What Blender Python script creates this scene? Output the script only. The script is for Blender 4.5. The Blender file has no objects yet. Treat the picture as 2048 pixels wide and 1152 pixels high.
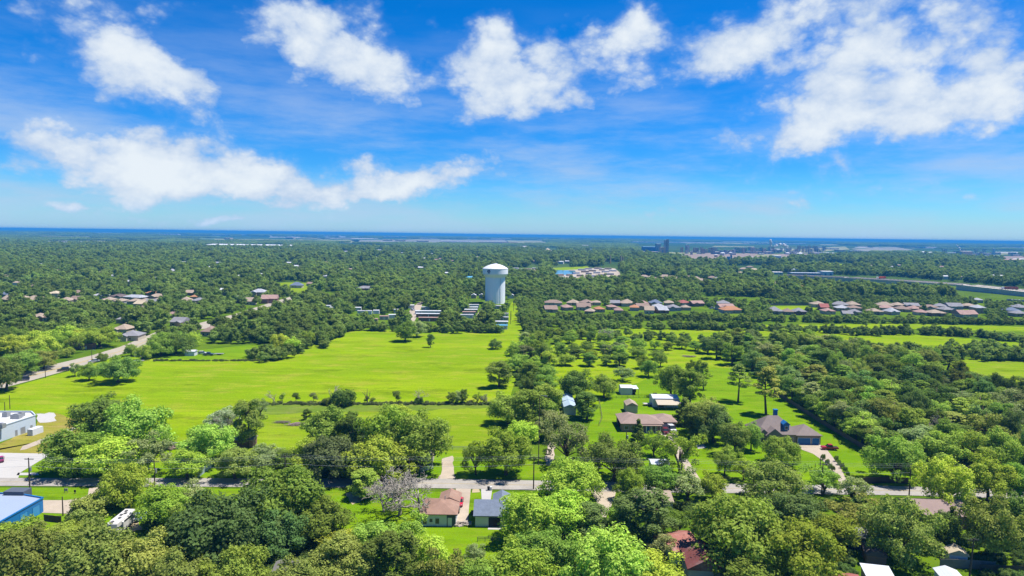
import bpy, math, random
import numpy as np
from mathutils import Vector, Matrix
random.seed(7); RS = np.random.RandomState(7)
S = bpy.context.scene
COL = S.collection
# ------------------------------------------------------------------ camera geometry
F = 1366.0; H = 70.0
TP = (576 - 469.5) / F; A = math.atan(TP); B = math.atan(0.0132)
fv = Vector((0, math.cos(A), -math.sin(A))); u0 = Vector((0, math.sin(A), math.cos(A))); r0 = Vector((1, 0, 0))
rv = math.cos(B) * r0 + math.sin(B) * u0; uv = math.cos(B) * u0 - math.sin(B) * r0
CAM = Vector((0, 0, H))
def at(px, py, z=0.0):
    d = fv + rv * ((px - 1024) / F) - uv * ((py - 576) / F)
    t = (z - H) / d.z
    return CAM + d * t
def mpp(px, py):
    return (at(px, py) - CAM).dot(fv) / F
def hy(px): return 469.5 + 0.0132 * (px - 1024)
# ------------------------------------------------------------------ node helpers / materials
def newmat(name):
    m = bpy.data.materials.new(name); m.use_nodes = True
    nt = m.node_tree; nt.nodes.clear()
    out = nt.nodes.new('ShaderNodeOutputMaterial')
    return m, nt, out
def N(nt, t, **k):
    n = nt.nodes.new(t)
    for a, v in k.items():
        if a.startswith('i_'):
            key = a[2:]
            n.inputs[int(key) if key.isdigit() else key].default_value = v
        else: setattr(n, a, v)
    return n
def L(nt, a, b): nt.links.new(a, b)
def math_(nt, op, a, b=None, c=None, clamp=False):
    n = nt.nodes.new('ShaderNodeMath'); n.operation = op; n.use_clamp = clamp
    for i, v in enumerate((a, b, c)):
        if v is None: continue
        if isinstance(v, (int, float)): n.inputs[i].default_value = v
        else: nt.links.new(v, n.inputs[i])
    return n.outputs[0]
def mixc(nt, fac, a, b, mode='MIX'):
    n = nt.nodes.new('ShaderNodeMix'); n.data_type = 'RGBA'; n.blend_type = mode
    for i, v in ((0, fac), (6, a), (7, b)):
        if isinstance(v, (int, float)): n.inputs[i].default_value = v
        elif isinstance(v, tuple): n.inputs[i].default_value = (*v[:3], 1)
        else: nt.links.new(v, n.inputs[i])
    return n.outputs[2]
def noise(nt, vec, scale, detail=4, rough=0.55):
    n = N(nt, 'ShaderNodeTexNoise'); n.inputs['Scale'].default_value = scale
    n.inputs['Detail'].default_value = detail; n.inputs['Roughness'].default_value = rough
    if vec is not None: L(nt, vec, n.inputs['Vector'])
    return n.outputs['Fac']
def ramp(nt, fac, lo, hi):
    n = N(nt, 'ShaderNodeMapRange'); n.interpolation_type = 'SMOOTHSTEP'
    n.inputs[1].default_value = lo; n.inputs[2].default_value = hi
    L(nt, fac, n.inputs[0]); return n.outputs[0]
MATS = {}; ALB = 0.74
def mat(name, col, rough=0.8, amt=0.25, scale=0.6, metal=0.0, stripes=None, spec=0.3, dirt=None):
    if name in MATS: return MATS[name]
    m, nt, out = newmat(name)
    p = N(nt, 'ShaderNodeBsdfPrincipled'); p.inputs['Roughness'].default_value = rough
    p.inputs['Metallic'].default_value = metal; p.inputs['Specular IOR Level'].default_value = spec
    g = N(nt, 'ShaderNodeNewGeometry'); tc = N(nt, 'ShaderNodeTexCoord')
    n1 = noise(nt, g.outputs['Position'], scale); n2 = noise(nt, g.outputs['Position'], scale * 7.3, 3)
    v = math_(nt, 'ADD', math_(nt, 'MULTIPLY', math_(nt, 'SUBTRACT', n1, 0.5), 1.6 * amt), math_(nt, 'MULTIPLY', math_(nt, 'SUBTRACT', n2, 0.5), 1.2 * amt))
    v = math_(nt, 'ADD', v, 1.0)
    if stripes:
        ax, per, dep = stripes
        sx = N(nt, 'ShaderNodeSeparateXYZ'); L(nt, tc.outputs['Object'], sx.inputs[0])
        q = math_(nt, 'FRACT', math_(nt, 'DIVIDE', sx.outputs['XYZ'.index(ax)], per))
        q = ramp(nt, q, 0.0, 0.25)
        v = math_(nt, 'MULTIPLY', v, math_(nt, 'ADD', math_(nt, 'MULTIPLY', q, dep), 1 - dep))
    c = mixc(nt, 1.0, tuple(col), (1, 1, 1), 'MULTIPLY')
    vm = N(nt, 'ShaderNodeVectorMath', operation='SCALE'); vm.inputs[0].default_value = tuple(k*ALB for k in col)
    L(nt, v, vm.inputs['Scale'])
    o = vm.outputs[0]
    if dirt:
        n3 = ramp(nt, noise(nt, g.outputs['Position'], scale * 0.35, 6, 0.65), 0.5, 0.72)
        o = mixc(nt, math_(nt, 'MULTIPLY', n3, 0.6), o, tuple(k*ALB for k in dirt))
    L(nt, o, p.inputs['Base Color']); L(nt, p.outputs[0], out.inputs[0])
    MATS[name] = m; return m
# ------------------------------------------------------------------ mesh builder
class MB:
    def __init__(s): s.v = []; s.f = []
    def add(s, vs, fs):
        o = len(s.v); s.v += [tuple(v) for v in vs]; s.f += [tuple(i + o for i in f) for f in fs]; return s
    def box(s, x, y, z, w, d, h, rz=0.0):
        c, n = math.cos(rz), math.sin(rz); vs = []
        for k in (0, h):
            for a, b in ((-w/2, -d/2), (w/2, -d/2), (w/2, d/2), (-w/2, d/2)):
                vs.append((x + a*c - b*n, y + a*n + b*c, z + k))
        return s.add(vs, [(3,2,1,0),(4,5,6,7),(0,1,5,4),(1,2,6,5),(2,3,7,6),(3,0,4,7)])
    def lathe(s, prof, n=24, x=0, y=0, flute=0.0, fl_from=0, fl_to=0, arc=None):
        vs = []
        for k, (r, z) in enumerate(prof):
            for i in range(n):
                a = 2*math.pi*i/n; rr = r
                if flute and fl_from <= k <= fl_to and i % 2: rr = r - flute
                vs.append((x + rr*math.cos(a), y + rr*math.sin(a), z))
        fs = [(k*n+i, k*n+(i+1) % n, (k+1)*n+(i+1) % n, (k+1)*n+i) for k in range(len(prof)-1) for i in range(n)]
        fs.append(tuple(range(n-1, -1, -1))); fs.append(tuple((len(prof)-1)*n+i for i in range(n)))
        return s.add(vs, fs)
    def cyl(s, x, y, z0, z1, ra, rb=None, n=12):
        rb = ra if rb is None else rb
        return s.lathe([(ra, z0), (rb, z1)], n, x, y)
    def tube(s, pts, radii, n=6):
        pts = [Vector(p) for p in pts]; vs = []
        if isinstance(radii, (int, float)): radii = [radii]*len(pts)
        for k, p in enumerate(pts):
            t = (pts[min(k+1, len(pts)-1)] - pts[max(k-1, 0)]).normalized()
            a = t.orthogonal().normalized(); b = t.cross(a)
            for i in range(n):
                q = 2*math.pi*i/n; vs.append(p + (a*math.cos(q) + b*math.sin(q))*radii[k])
        fs = [(k*n+i, k*n+(i+1) % n, (k+1)*n+(i+1) % n, (k+1)*n+i) for k in range(len(pts)-1) for i in range(n)]
        fs.append(tuple(range(n-1, -1, -1))); fs.append(tuple((len(pts)-1)*n+i for i in range(n)))
        return s.add(vs, fs)
    def prism_y(s, prof, y0, y1):            # profile in (x, z) extruded along y
        n = len(prof)
        vs = [(x, y0, z) for x, z in prof] + [(x, y1, z) for x, z in prof]
        return s.add(vs, [tuple(range(n)), tuple(range(2*n-1, n-1, -1))] + [(i, n+i, n+(i+1) % n, (i+1) % n) for i in range(n)])
    def roof(s, x, y, w, d, z, kind='hip', pitch=0.45, ov=0.5, fas=0.2):
        W, D = w/2 + ov, d/2 + ov
        if kind == 'flat':
            return s.box(x, y, z, 2*W, 2*D, 0.35)
        alongx = W >= D if kind == 'hip' else kind == 'gx'
        if kind == 'shed':
            rise = 2*D*pitch
            vs = [(x-W, y-D, z), (x+W, y-D, z), (x+W, y+D, z+rise), (x-W, y+D, z+rise)]
            vs += [(a, b, c+fas) for a, b, c in vs]
            return s.add(vs, [(3,2,1,0),(4,5,6,7),(0,1,5,4),(1,2,6,5),(2,3,7,6),(3,0,4,7)])
        sh = min(W, D) if kind == 'hip' else (D if alongx else W)
        rise = sh*pitch; rl = (max(W, D) - sh) if kind == 'hip' else (W if alongx else D)
        z1 = z + fas; b = [(x-W, y-D), (x+W, y-D), (x+W, y+D), (x-W, y+D)]
        r = [(x-rl, y), (x+rl, y)] if alongx else [(x, y-rl), (x, y+rl)]
        vs = [(*p, z) for p in b] + [(*p, z1) for p in b] + [(*p, z1+rise) for p in r]
        fs = [(3,2,1,0),(0,1,5,4),(1,2,6,5),(2,3,7,6),(3,0,4,7)]
        fs += [(4,5,9,8),(5,6,9),(6,7,8,9),(7,4,8)] if alongx else [(4,5,8),(5,6,9,8),(6,7,9),(7,4,8,9)]
        return s.add(vs, fs)
    def build(s, name, m, parent=None, loc=None, rz=0.0, smooth=False):
        me = bpy.data.meshes.new(name); me.from_pydata(s.v, [], s.f); me.update()
        if smooth: me.shade_smooth()
        me.materials.append(m)
        o = bpy.data.objects.new(name, me); COL.objects.link(o)
        if parent: o.parent = parent
        if loc is not None: o.location = loc
        o.rotation_euler.z = rz
        return o
LABELS = {}
def tag(o, label=None, cat=None, group=None, kind=None):
    if label: o['label'] = label
    if cat: o['category'] = cat
    if group: o['group'] = group
    if kind: o['kind'] = kind
    return o
def thing(name, label, cat, loc, rz=0.0, group=None):
    o = bpy.data.objects.new(name, None); COL.objects.link(o)
    o.location = loc; o.rotation_euler.z = rz; o.empty_display_size = 0.5
    return tag(o, label, cat, group)
ORD = ['', 'first', 'second', 'third', 'fourth', 'fifth', 'sixth', 'seventh', 'eighth', 'ninth', 'tenth', 'eleventh', 'twelfth', 'thirteenth',
       'fourteenth', 'fifteenth', 'sixteenth', 'seventeenth', 'eighteenth', 'nineteenth', 'twentieth', 'twenty-first', 'twenty-second', 'twenty-third', 'twenty-fourth',
       'twenty-fifth', 'twenty-sixth', 'twenty-seventh', 'twenty-eighth', 'twenty-ninth', 'thirtieth']
for _t in ('thirty', 'forty', 'fifty', 'sixty', 'seventy'):
    if _t != 'thirty': ORD.append(_t[:-1] + 'ieth')
    ORD += [_t + '-' + ORD[k] for k in range(1, 10)]
def ordl(i, n):
    return 'leftmost' if i == 0 else ('rightmost' if i == n-1 else ORD[i+1] + ' from left')
ROUGH = dict(scrub_strip=2.2, paddock=1.5, dry_lawn=1.5, gravel_pad=1.5, bare_patch=1.5, rv_pad=1.5, glade=1.5, clearing=1.5, meadow=1.0, hay_strip=0.6, worn_path=0.4, dirt_lane=1.5, yard=2, far_field=0.5, plant_yard=0.6, gravel_yard=0.8, green_lane=0.6, lane=1.0, slab=0.3)
def sheet(name, pts, z, m, px=True):
    """a flat ground sheet; points given as where it lies on the ground"""
    if px and name in ROUGH:
        rg = random.Random(len(name)*7 + int(pts[0][0])); q = []
        for (x0, y0), (x1, y1) in zip(pts, pts[1:] + pts[:1]):
            n = max(1, int(math.hypot(x1-x0, (y1-y0)*2)/9))
            for k in range(n):
                j = 0 if k == 0 else 1; f = k/n; e = ROUGH[name]
                q.append((x0+(x1-x0)*f + j*rg.uniform(-2, 2)*e, y0+(y1-y0)*f + j*rg.uniform(-1, 1)*e))
        pts = q
    P = [at(*p) for p in pts] if px else [Vector((*p, 0)) for p in pts]
    mb = MB(); mb.add([(p.x, p.y, z) for p in P], [tuple(range(len(P)))])
    o = mb.build(name, m)
    me = o.data
    if me.polygons[0].normal.z < 0: me.flip_normals()
    return tag(o, kind='structure')
def strip(name, pts, z, m):
    """road: list of (px, py_far, py_near)"""
    return sheet(name, [(x, a) for x, a, b in pts] + [(x, b) for x, a, b in reversed(pts)], z, m)
# ------------------------------------------------------------------ materials
def grass_mat(name, c1, c2, c3, s=1.0):
    m, nt, out = newmat(name)
    g = N(nt, 'ShaderNodeNewGeometry').outputs['Position']
    mp = N(nt, 'ShaderNodeMapping'); mp.inputs['Scale'].default_value = (0.45, 1, 1); L(nt, g, mp.inputs[0]); st = mp.outputs[0]
    a = ramp(nt, noise(nt, st, 0.022*s, 6, 0.6), 0.38, 0.66)
    b = ramp(nt, noise(nt, st, 0.11*s, 6, 0.7), 0.46, 0.74)
    c = noise(nt, g, 1.1*s, 4, 0.75)
    mp2 = N(nt, 'ShaderNodeMapping'); mp2.inputs['Scale'].default_value = (0.12, 1, 1); mp2.inputs['Rotation'].default_value = (0, 0, 0.12); L(nt, g, mp2.inputs[0]); k2 = noise(nt, mp2.outputs[0], 0.16*s, 5, 0.7); k3 = noise(nt, mp2.outputs[0], 0.42*s, 6, 0.8)
    e = ramp(nt, noise(nt, g, 0.35*s, 5, 0.8), 0.58, 0.76)
    col = mixc(nt, a, c1, c2); col = mixc(nt, math_(nt, 'MULTIPLY', b, 0.75), col, c3)
    f = ramp(nt, noise(nt, st, 0.045*s, 8, 0.78), 0.52, 0.66); col = mixc(nt, math_(nt, 'MULTIPLY', f, 0.7), col, tuple(x*0.55 for x in c1))
    col = mixc(nt, math_(nt, 'MULTIPLY', e, 0.6), col, tuple(x*0.5 for x in c1))
    vm = N(nt, 'ShaderNodeVectorMath', operation='SCALE'); L(nt, col, vm.inputs[0])
    L(nt, math_(nt, 'ADD', math_(nt, 'MULTIPLY', k3, 0.55), math_(nt, 'ADD', math_(nt, 'MULTIPLY', k2, 0.8), math_(nt, 'ADD', math_(nt, 'MULTIPLY', c, 0.95), 0.02))), vm.inputs['Scale'])
    d = N(nt, 'ShaderNodeBsdfDiffuse'); L(nt, vm.outputs[0], d.inputs[0])
    bp = N(nt, 'ShaderNodeBump'); bp.inputs['Strength'].default_value = 0.5; bp.inputs['Distance'].default_value = 0.25; L(nt, c, bp.inputs['Height']); L(nt, bp.outputs[0], d.inputs['Normal'])
    L(nt, d.outputs[0], out.inputs[0]); return m
M_ground = grass_mat('ground_grass', (0.065, 0.12, 0.008), (0.09, 0.15, 0.008), (0.13, 0.14, 0.025))
M_lawn = grass_mat('lawn_grass', (0.088, 0.168, 0.003), (0.115, 0.195, 0.004), (0.15, 0.185, 0.014), 2.0)
M_past = grass_mat('pasture_grass', (0.120, 0.195, 0.002), (0.155, 0.225, 0.003), (0.225, 0.215, 0.030))
M_past2 = grass_mat('paddock_grass', (0.118, 0.185, 0.004), (0.150, 0.212, 0.008), (0.20, 0.20, 0.028), 1.6)
M_dry = grass_mat('dry_grass', (0.16, 0.16, 0.02), (0.21, 0.18, 0.04), (0.23, 0.17, 0.06), 2.5)
M_scrub = grass_mat('scrub_grass', (0.085, 0.135, 0.014), (0.125, 0.17, 0.018), (0.15, 0.15, 0.05), 2.5)
M_conc = mat('concrete_road', (0.42, 0.37, 0.29), 0.9, 0.18, 0.12, dirt=(0.30, 0.26, 0.2))
M_asph = mat('grey_asphalt', (0.38, 0.35, 0.31), 0.9, 0.35, 0.25, dirt=(0.26, 0.24, 0.22))
M_drive = mat('pale_drive', (0.47, 0.39, 0.30), 0.9, 0.3, 0.3, dirt=(0.33, 0.26, 0.18))
M_lot = mat('pale_lot', (0.50, 0.48, 0.45), 0.9, 0.12, 0.1, dirt=(0.42, 0.39, 0.35))
M_line = mat('paint_line', (0.62, 0.60, 0.52), 0.8, 0.3, 0.8)
M_yline = mat('yellow_line', (0.5, 0.36, 0.08), 0.8, 0.3, 0.8)
M_tan = mat('tan_soil', (0.46, 0.37, 0.22), 0.95, 0.35, 0.05)
M_yard = mat('plant_soil', (0.30, 0.22, 0.17), 0.95, 0.5, 0.02)
M_water = mat('pond_water', (0.06, 0.22, 0.42), 0.08, 0.1, 0.05, spec=0.5)
M_bark = mat('bark', (0.13, 0.10, 0.07), 0.95, 0.5, 2.0)
M_bark2 = mat('pale_bark', (0.46, 0.41, 0.34), 0.95, 0.4, 2.0)
M_wood = mat('weathered_wood', (0.12, 0.085, 0.055), 0.9, 0.5, 1.5)
M_wood2 = mat('grey_wood', (0.26, 0.22, 0.18), 0.9, 0.4, 1.5)
M_pole = mat('pole_wood', (0.10, 0.075, 0.055), 0.9, 0.4, 1.5)
M_white = mat('white_paint', (0.78, 0.80, 0.82), 0.6, 0.06, 0.2)
M_glass = mat('dark_glass', (0.03, 0.04, 0.05), 0.1, 0.1, 0.5, spec=0.6)
M_rubber = mat('tyre_rubber', (0.02, 0.02, 0.02), 0.9, 0.1)
M_metal = mat('grey_metal', (0.38, 0.39, 0.40), 0.45, 0.15, 0.5, metal=0.3)
M_dark = mat('black_and_shade', (0.03, 0.03, 0.03), 0.9, 0.2)  # near-black of bins, awning and chassis, also the porch opening's painted shade
M_wire = mat('wire', (0.62, 0.62, 0.62), 0.6, 0.1)
def leaf_mat():
    m, nt, out = newmat('leaves')
    oi = N(nt, 'ShaderNodeObjectInfo'); wn = N(nt, 'ShaderNodeTexWhiteNoise'); L(nt, oi.outputs['Location'], wn.inputs['Vector']); g = N(nt, 'ShaderNodeNewGeometry')
    rnd = g.outputs['Random Per Island']; orr = wn.outputs['Value']
    hsv = N(nt, 'ShaderNodeHueSaturation')
    n = noise(nt, g.outputs['Position'], 0.28, 3)
    L(nt, math_(nt, 'ADD', math_(nt, 'ADD', math_(nt, 'MULTIPLY', math_(nt, 'SUBTRACT', orr, 0.5), 0.022), math_(nt, 'MULTIPLY', math_(nt, 'SUBTRACT', n, 0.5), 0.035)), 0.484), hsv.inputs['Hue'])
    hsv.inputs['Saturation'].default_value = 0.93
    r2 = math_(nt, 'FRACT', math_(nt, 'MULTIPLY', orr, 37.7)); lf = noise(nt, oi.outputs['Location'], 0.011, 4, 0.6)
    L(nt, math_(nt, 'MULTIPLY', math_(nt, 'ADD', math_(nt, 'MULTIPLY', rnd, 0.95), 0.86), math_(nt, 'ADD', math_(nt, 'MULTIPLY', r2, 0.62), math_(nt, 'ADD', math_(nt, 'MULTIPLY', lf, 2.1), -0.05))), hsv.inputs['Value'])
    L(nt, oi.outputs['Color'], hsv.inputs['Color'])
    d = N(nt, 'ShaderNodeBsdfDiffuse'); t = N(nt, 'ShaderNodeBsdfTranslucent')
    L(nt, hsv.outputs[0], d.inputs[0])
    L(nt, mixc(nt, 1.0, hsv.outputs[0], (1.0, 1.15, 0.5), 'MULTIPLY'), t.inputs[0])
    ms = N(nt, 'ShaderNodeMixShader'); ms.inputs[0].default_value = 0.42
    L(nt, d.outputs[0], ms.inputs[1]); L(nt, t.outputs[0], ms.inputs[2]); L(nt, ms.outputs[0], out.inputs[0])
    return m
M_leaf = leaf_mat()
# ------------------------------------------------------------------ ground sheets
def build_ground():
    R = 58000.0; n = 96
    mb = MB(); vs = [(0, 0, 0)]; rad = [600, 3000, 12000, R]
    for r in rad:
        vs += [(r*math.cos(2*math.pi*i/n), r*math.sin(2*math.pi*i/n), 0) for i in range(n)]
    fs = [(0, 1+i, 1+(i+1) % n) for i in range(n)]
    for k in range(len(rad)-1):
        a, b = 1+k*n, 1+(k+1)*n
        fs += [(a+i, b+i, b+(i+1) % n, a+(i+1) % n) for i in range(n)]
    mb.add(vs, fs)
    m, nt, out = newmat('ground_far')
    g = N(nt, 'ShaderNodeNewGeometry').outputs['Position']
    near = mixc(nt, ramp(nt, noise(nt, g, 0.03, 6, 0.65), 0.4, 0.65), (0.06, 0.115, 0.006), (0.10, 0.16, 0.008))
    near = mixc(nt, ramp(nt, noise(nt, g, 0.25, 5, 0.7), 0.55, 0.75), near, (0.12, 0.12, 0.03))
    far = mixc(nt, ramp(nt, noise(nt, g, 0.0011, 7, 0.62), 0.45, 0.6), (0.035, 0.07, 0.02), (0.06, 0.10, 0.03))
    far = mixc(nt, ramp(nt, noise(nt, g, 0.0006, 8, 0.7), 0.60, 0.68), far, (0.22, 0.21, 0.12))
    ln = N(nt, 'ShaderNodeVectorMath', operation='LENGTH'); L(nt, g, ln.inputs[0])
    c = mixc(nt, ramp(nt, ln.outputs['Value'], 700, 1800), near, far)
    d = N(nt, 'ShaderNodeBsdfDiffuse'); L(nt, c, d.inputs[0]); L(nt, d.outputs[0], out.inputs[0])
    tag(mb.build('ground', m), kind='structure')
build_ground()
MAIN = [(-90, 815), (0, 782), (60, 764), (150, 739), (250, 709), (330, 712), (530, 716), (570, 706), (640, 682), (690, 658), (860, 662), (1008, 666), (1012, 640), (1024, 606), (1042, 606),
        (1045, 640), (1040, 700), (1030, 760), (1015, 815), (985, 809), (700, 810), (520, 808), (470, 830), (430, 870), (400, 905), (360, 930), (320, 930), (180, 860), (165, 842), (70, 832), (-90, 850)]
sheet('pasture', MAIN, 0.05, M_past)
sheet('paddock', [(520, 809), (700, 811), (985, 810), (1000, 830), (990, 890), (985, 905), (600, 905), (455, 905), (430, 875), (472, 832)], 0.05, M_past2)
sheet('scrub_strip', [(525, 806), (700, 807), (985, 805), (990, 815), (800, 823), (600, 826), (520, 830)], 0.08, M_scrub)
sheet('roadside_lawn', [(-80, 975), (520, 978), (520, 1010), (330, 1060), (100, 1060), (-80, 1060)], 0.045, M_lawn)
sheet('yard', [(590, 980), (1190, 986), (1260, 1000), (1240, 1100), (900, 1130), (640, 1060)], 0.045, M_lawn)
sheet('front_verge', [(-80, 915), (320, 925), (600, 905), (1000, 905), (1100, 930), (1100, 958), (-80, 955)], 0.04, M_lawn)
sheet('lawn', [(1190, 820), (1225, 790), (1330, 740), (1480, 735), (1560, 775), (1640, 830), (1735, 885), (1840, 945), (1830, 972), (1190, 962), (1160, 900)], 0.045, M_lawn)
sheet('clearing', [(1050, 735), (1090, 700), (1170, 655), (1440, 660), (1420, 700), (1480, 735), (1330, 750), (1220, 785), (1195, 820), (1100, 790)], 0.04, M_past)
sheet('meadow', [(1440, 660), (1760, 664), (2100, 690), (2100, 725), (1960, 700), (1820, 694), (1640, 676), (1440, 674)], 0.045, M_past)
sheet('hay_strip', [(1500, 650), (1800, 648), (2100, 655), (2100, 664), (1800, 658), (1500, 656)], 0.04, M_past)
sheet('glade', [(1890, 722), (1960, 716), (2060, 724), (2090, 760), (1960, 775), (1915, 745)], 0.045, M_past2)
sheet('green_lane', [(1008, 668), (1010, 640), (1024, 604), (1034, 604), (1041, 640), (1044, 668)], 0.07, M_past)
sheet('worn_path', [(1041, 606), (1043.5, 606), (1047, 640), (1042, 640)], 0.09, M_tan)
sheet('dry_lawn', [(-60, 912), (0, 888), (72, 852), (80, 828), (110, 826), (168, 845), (162, 862), (120, 885), (100, 908), (-60, 908)], 0.06, M_dry)
sheet('side_yard', [(400, 700), (500, 690), (560, 692), (545, 715), (430, 720), (310, 716)], 0.055, M_lawn)
# roads
strip('street', [(-110, 956.5, 972), (400, 957, 974), (850, 957.5, 976.5), (1190, 964, 983.5), (1800, 973, 991), (2160, 984, 1002)], 0.12, M_asph)
strip('street_line', [(-110, 964.1, 964.4), (400, 965.1, 965.4), (850, 966.7, 967.1), (1190, 973.4, 973.8), (1800, 981.7, 982.1), (2160, 992.6, 993.0)], 0.14, M_yline)
sheet('avenue', [(-90, 815), (0, 778), (60, 762), (150, 737), (250, 706.5), (292, 700), (318, 684), (336, 668), (318, 662), (240, 694), (180, 712), (100, 731), (60, 742), (-90, 772)], 0.12, M_conc)
sheet('avenue_line', [(-90, 794), (60, 752), (150, 728), (250, 700), (318, 672), (318, 672.6), (250, 700.7), (150, 728.9), (60, 753), (-90, 795.2)], 0.14, M_yline)
sheet('far_avenue', [(336, 668), (318, 662), (400, 646), (470, 628), (540, 606), (592, 590), (604, 592), (570, 612), (500, 640), (420, 656)], 0.11, M_conc)
sheet('car_park', [(-60, 905), (103, 908), (70, 928), (40, 946), (36, 958), (-60, 957)], 0.10, M_lot)
sheet('footpath', [(45, 893), (100, 872), (155, 852), (166, 846), (166, 851), (155, 857), (100, 880), (52, 899), (40, 901)], 0.09, M_drive)
sheet('gravel_pad', [(72, 828), (108, 826), (113, 842), (80, 846)], 0.09, M_lot)
sheet('forecourt', [(208, 974), (178, 977), (176, 990), (160, 998), (132, 1001), (80, 1001), (80, 1026), (140, 1028), (168, 1014), (186, 996), (206, 980)], 0.10, M_drive)
sheet('roadside_path', [(36, 946), (76, 946), (78, 951), (33, 951)], 0.10, M_lot)
sheet('lane', [(876, 958), (884, 940), (884, 918), (905, 912), (908, 935), (910, 958)], 0.10, M_drive)
sheet('drive', [(912, 974), (942, 975), (938, 1015), (936, 1052), (908, 1052), (910, 1010)], 0.10, M_drive)
sheet('drive', [(962, 975), (985, 975), (980, 1012), (964, 1012)], 0.10, M_lot)
sheet('drive', [(1182, 983), (1232, 984), (1228, 1000), (1212, 1036), (1204, 1034), (1196, 1010)], 0.10, M_drive)
sheet('drive', [(1312, 868), (1322, 858), (1349, 856), (1354, 872), (1366, 905), (1382, 930), (1404, 965), (1388, 965), (1362, 930), (1346, 900), (1330, 872)], 0.10, M_drive)
sheet('drive', [(1592, 889), (1636, 888), (1650, 895), (1662, 910), (1680, 934), (1700, 975), (1686, 975), (1668, 950), (1650, 925), (1626, 908), (1604, 900)], 0.10, M_drive)
sheet('slab', [(1393, 890), (1408, 889), (1413, 896), (1396, 898)], 0.09, M_lot)
sheet('dirt_lane', [(1092, 930), (1094, 890), (1104, 880), (1108, 890), (1110, 930)], 0.09, M_drive)
sheet('bare_patch', [(690, 988), (715, 984), (725, 1002), (705, 1010)], 0.09, M_tan)
sheet('bare_patch', [(945, 979), (958, 978), (960, 985), (944, 986)], 0.09, M_tan)
sheet('rv_pad', [(236, 1030), (262, 1026), (285, 1060), (250, 1066)], 0.09, M_tan)
sheet('lagoon', [(1104, 540), (1150, 541), (1153, 548), (1112, 551)], 0.10, M_water)
sheet('gravel_yard', [(980, 545), (1060, 537), (1095, 535), (1230, 537), (1250, 558), (1120, 566), (1105, 556), (1100, 540), (1040, 545)], 0.06, M_drive)
sheet('lagoon_bank', [(1090, 537), (1175, 532), (1180, 538), (1110, 541)], 0.08, M_past)
sheet('park_lane', [(812, 640), (820, 620), (838, 604), (846, 604), (840, 622), (826, 648), (812, 652)], 0.08, M_drive)
sheet('park_lane', [(946, 640), (962, 618), (972, 606), (982, 607), (970, 622), (955, 645)], 0.08, M_drive)
sheet('yellow_field', [(1536, 613), (1626, 612), (1632, 619), (1540, 622)], 0.07, M_past)
sheet('far_field', [(1585, 528), (1640, 525), (1720, 530), (1716, 540), (1640, 538), (1592, 535)], 0.06, M_past2)
sheet('far_field', [(2000, 541), (2030, 537), (2060, 540), (2060, 545), (2004, 545)], 0.06, M_past2)
sheet('far_field', [(548, 566), (590, 565), (650, 569), (655, 578), (560, 586), (548, 578)], 0.06, M_past2)
sheet('far_field', [(585, 584), (625, 582), (625, 592), (590, 593)], 0.07, M_past2)
sheet('far_field', [(800, 547), (850, 543), (852, 548), (810, 552)], 0.06, M_dry)
sheet('far_field', [(925, 546), (965, 544), (965, 550), (930, 552)], 0.06, M_past2)
sheet('far_road', [(1090, 502), (1094, 496), (1096, 496), (1112, 508), (1098, 510)], 0.2, M_tan)
sheet('plant_yard', [(1340, 510), (1395, 505), (1560, 508), (1640, 507), (1650, 511), (1600, 516), (1480, 516), (1400, 519), (1380, 516)], 0.2, M_yard)
sheet('plant_yard', [(1900, 513), (2060, 512), (2060, 518), (1970, 519)], 0.2, M_yard)
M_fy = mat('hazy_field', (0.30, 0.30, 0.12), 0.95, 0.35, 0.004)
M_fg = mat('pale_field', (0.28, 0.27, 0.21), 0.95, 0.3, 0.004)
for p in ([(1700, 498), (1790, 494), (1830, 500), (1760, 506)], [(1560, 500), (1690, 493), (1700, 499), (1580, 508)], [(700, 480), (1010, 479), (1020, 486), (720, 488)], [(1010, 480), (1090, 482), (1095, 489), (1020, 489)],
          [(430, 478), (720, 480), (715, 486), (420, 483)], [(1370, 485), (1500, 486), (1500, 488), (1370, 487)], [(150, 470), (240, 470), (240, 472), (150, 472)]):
    sheet('far_field', p, 0.5, random.choice((M_fy, M_fg)))
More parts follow.
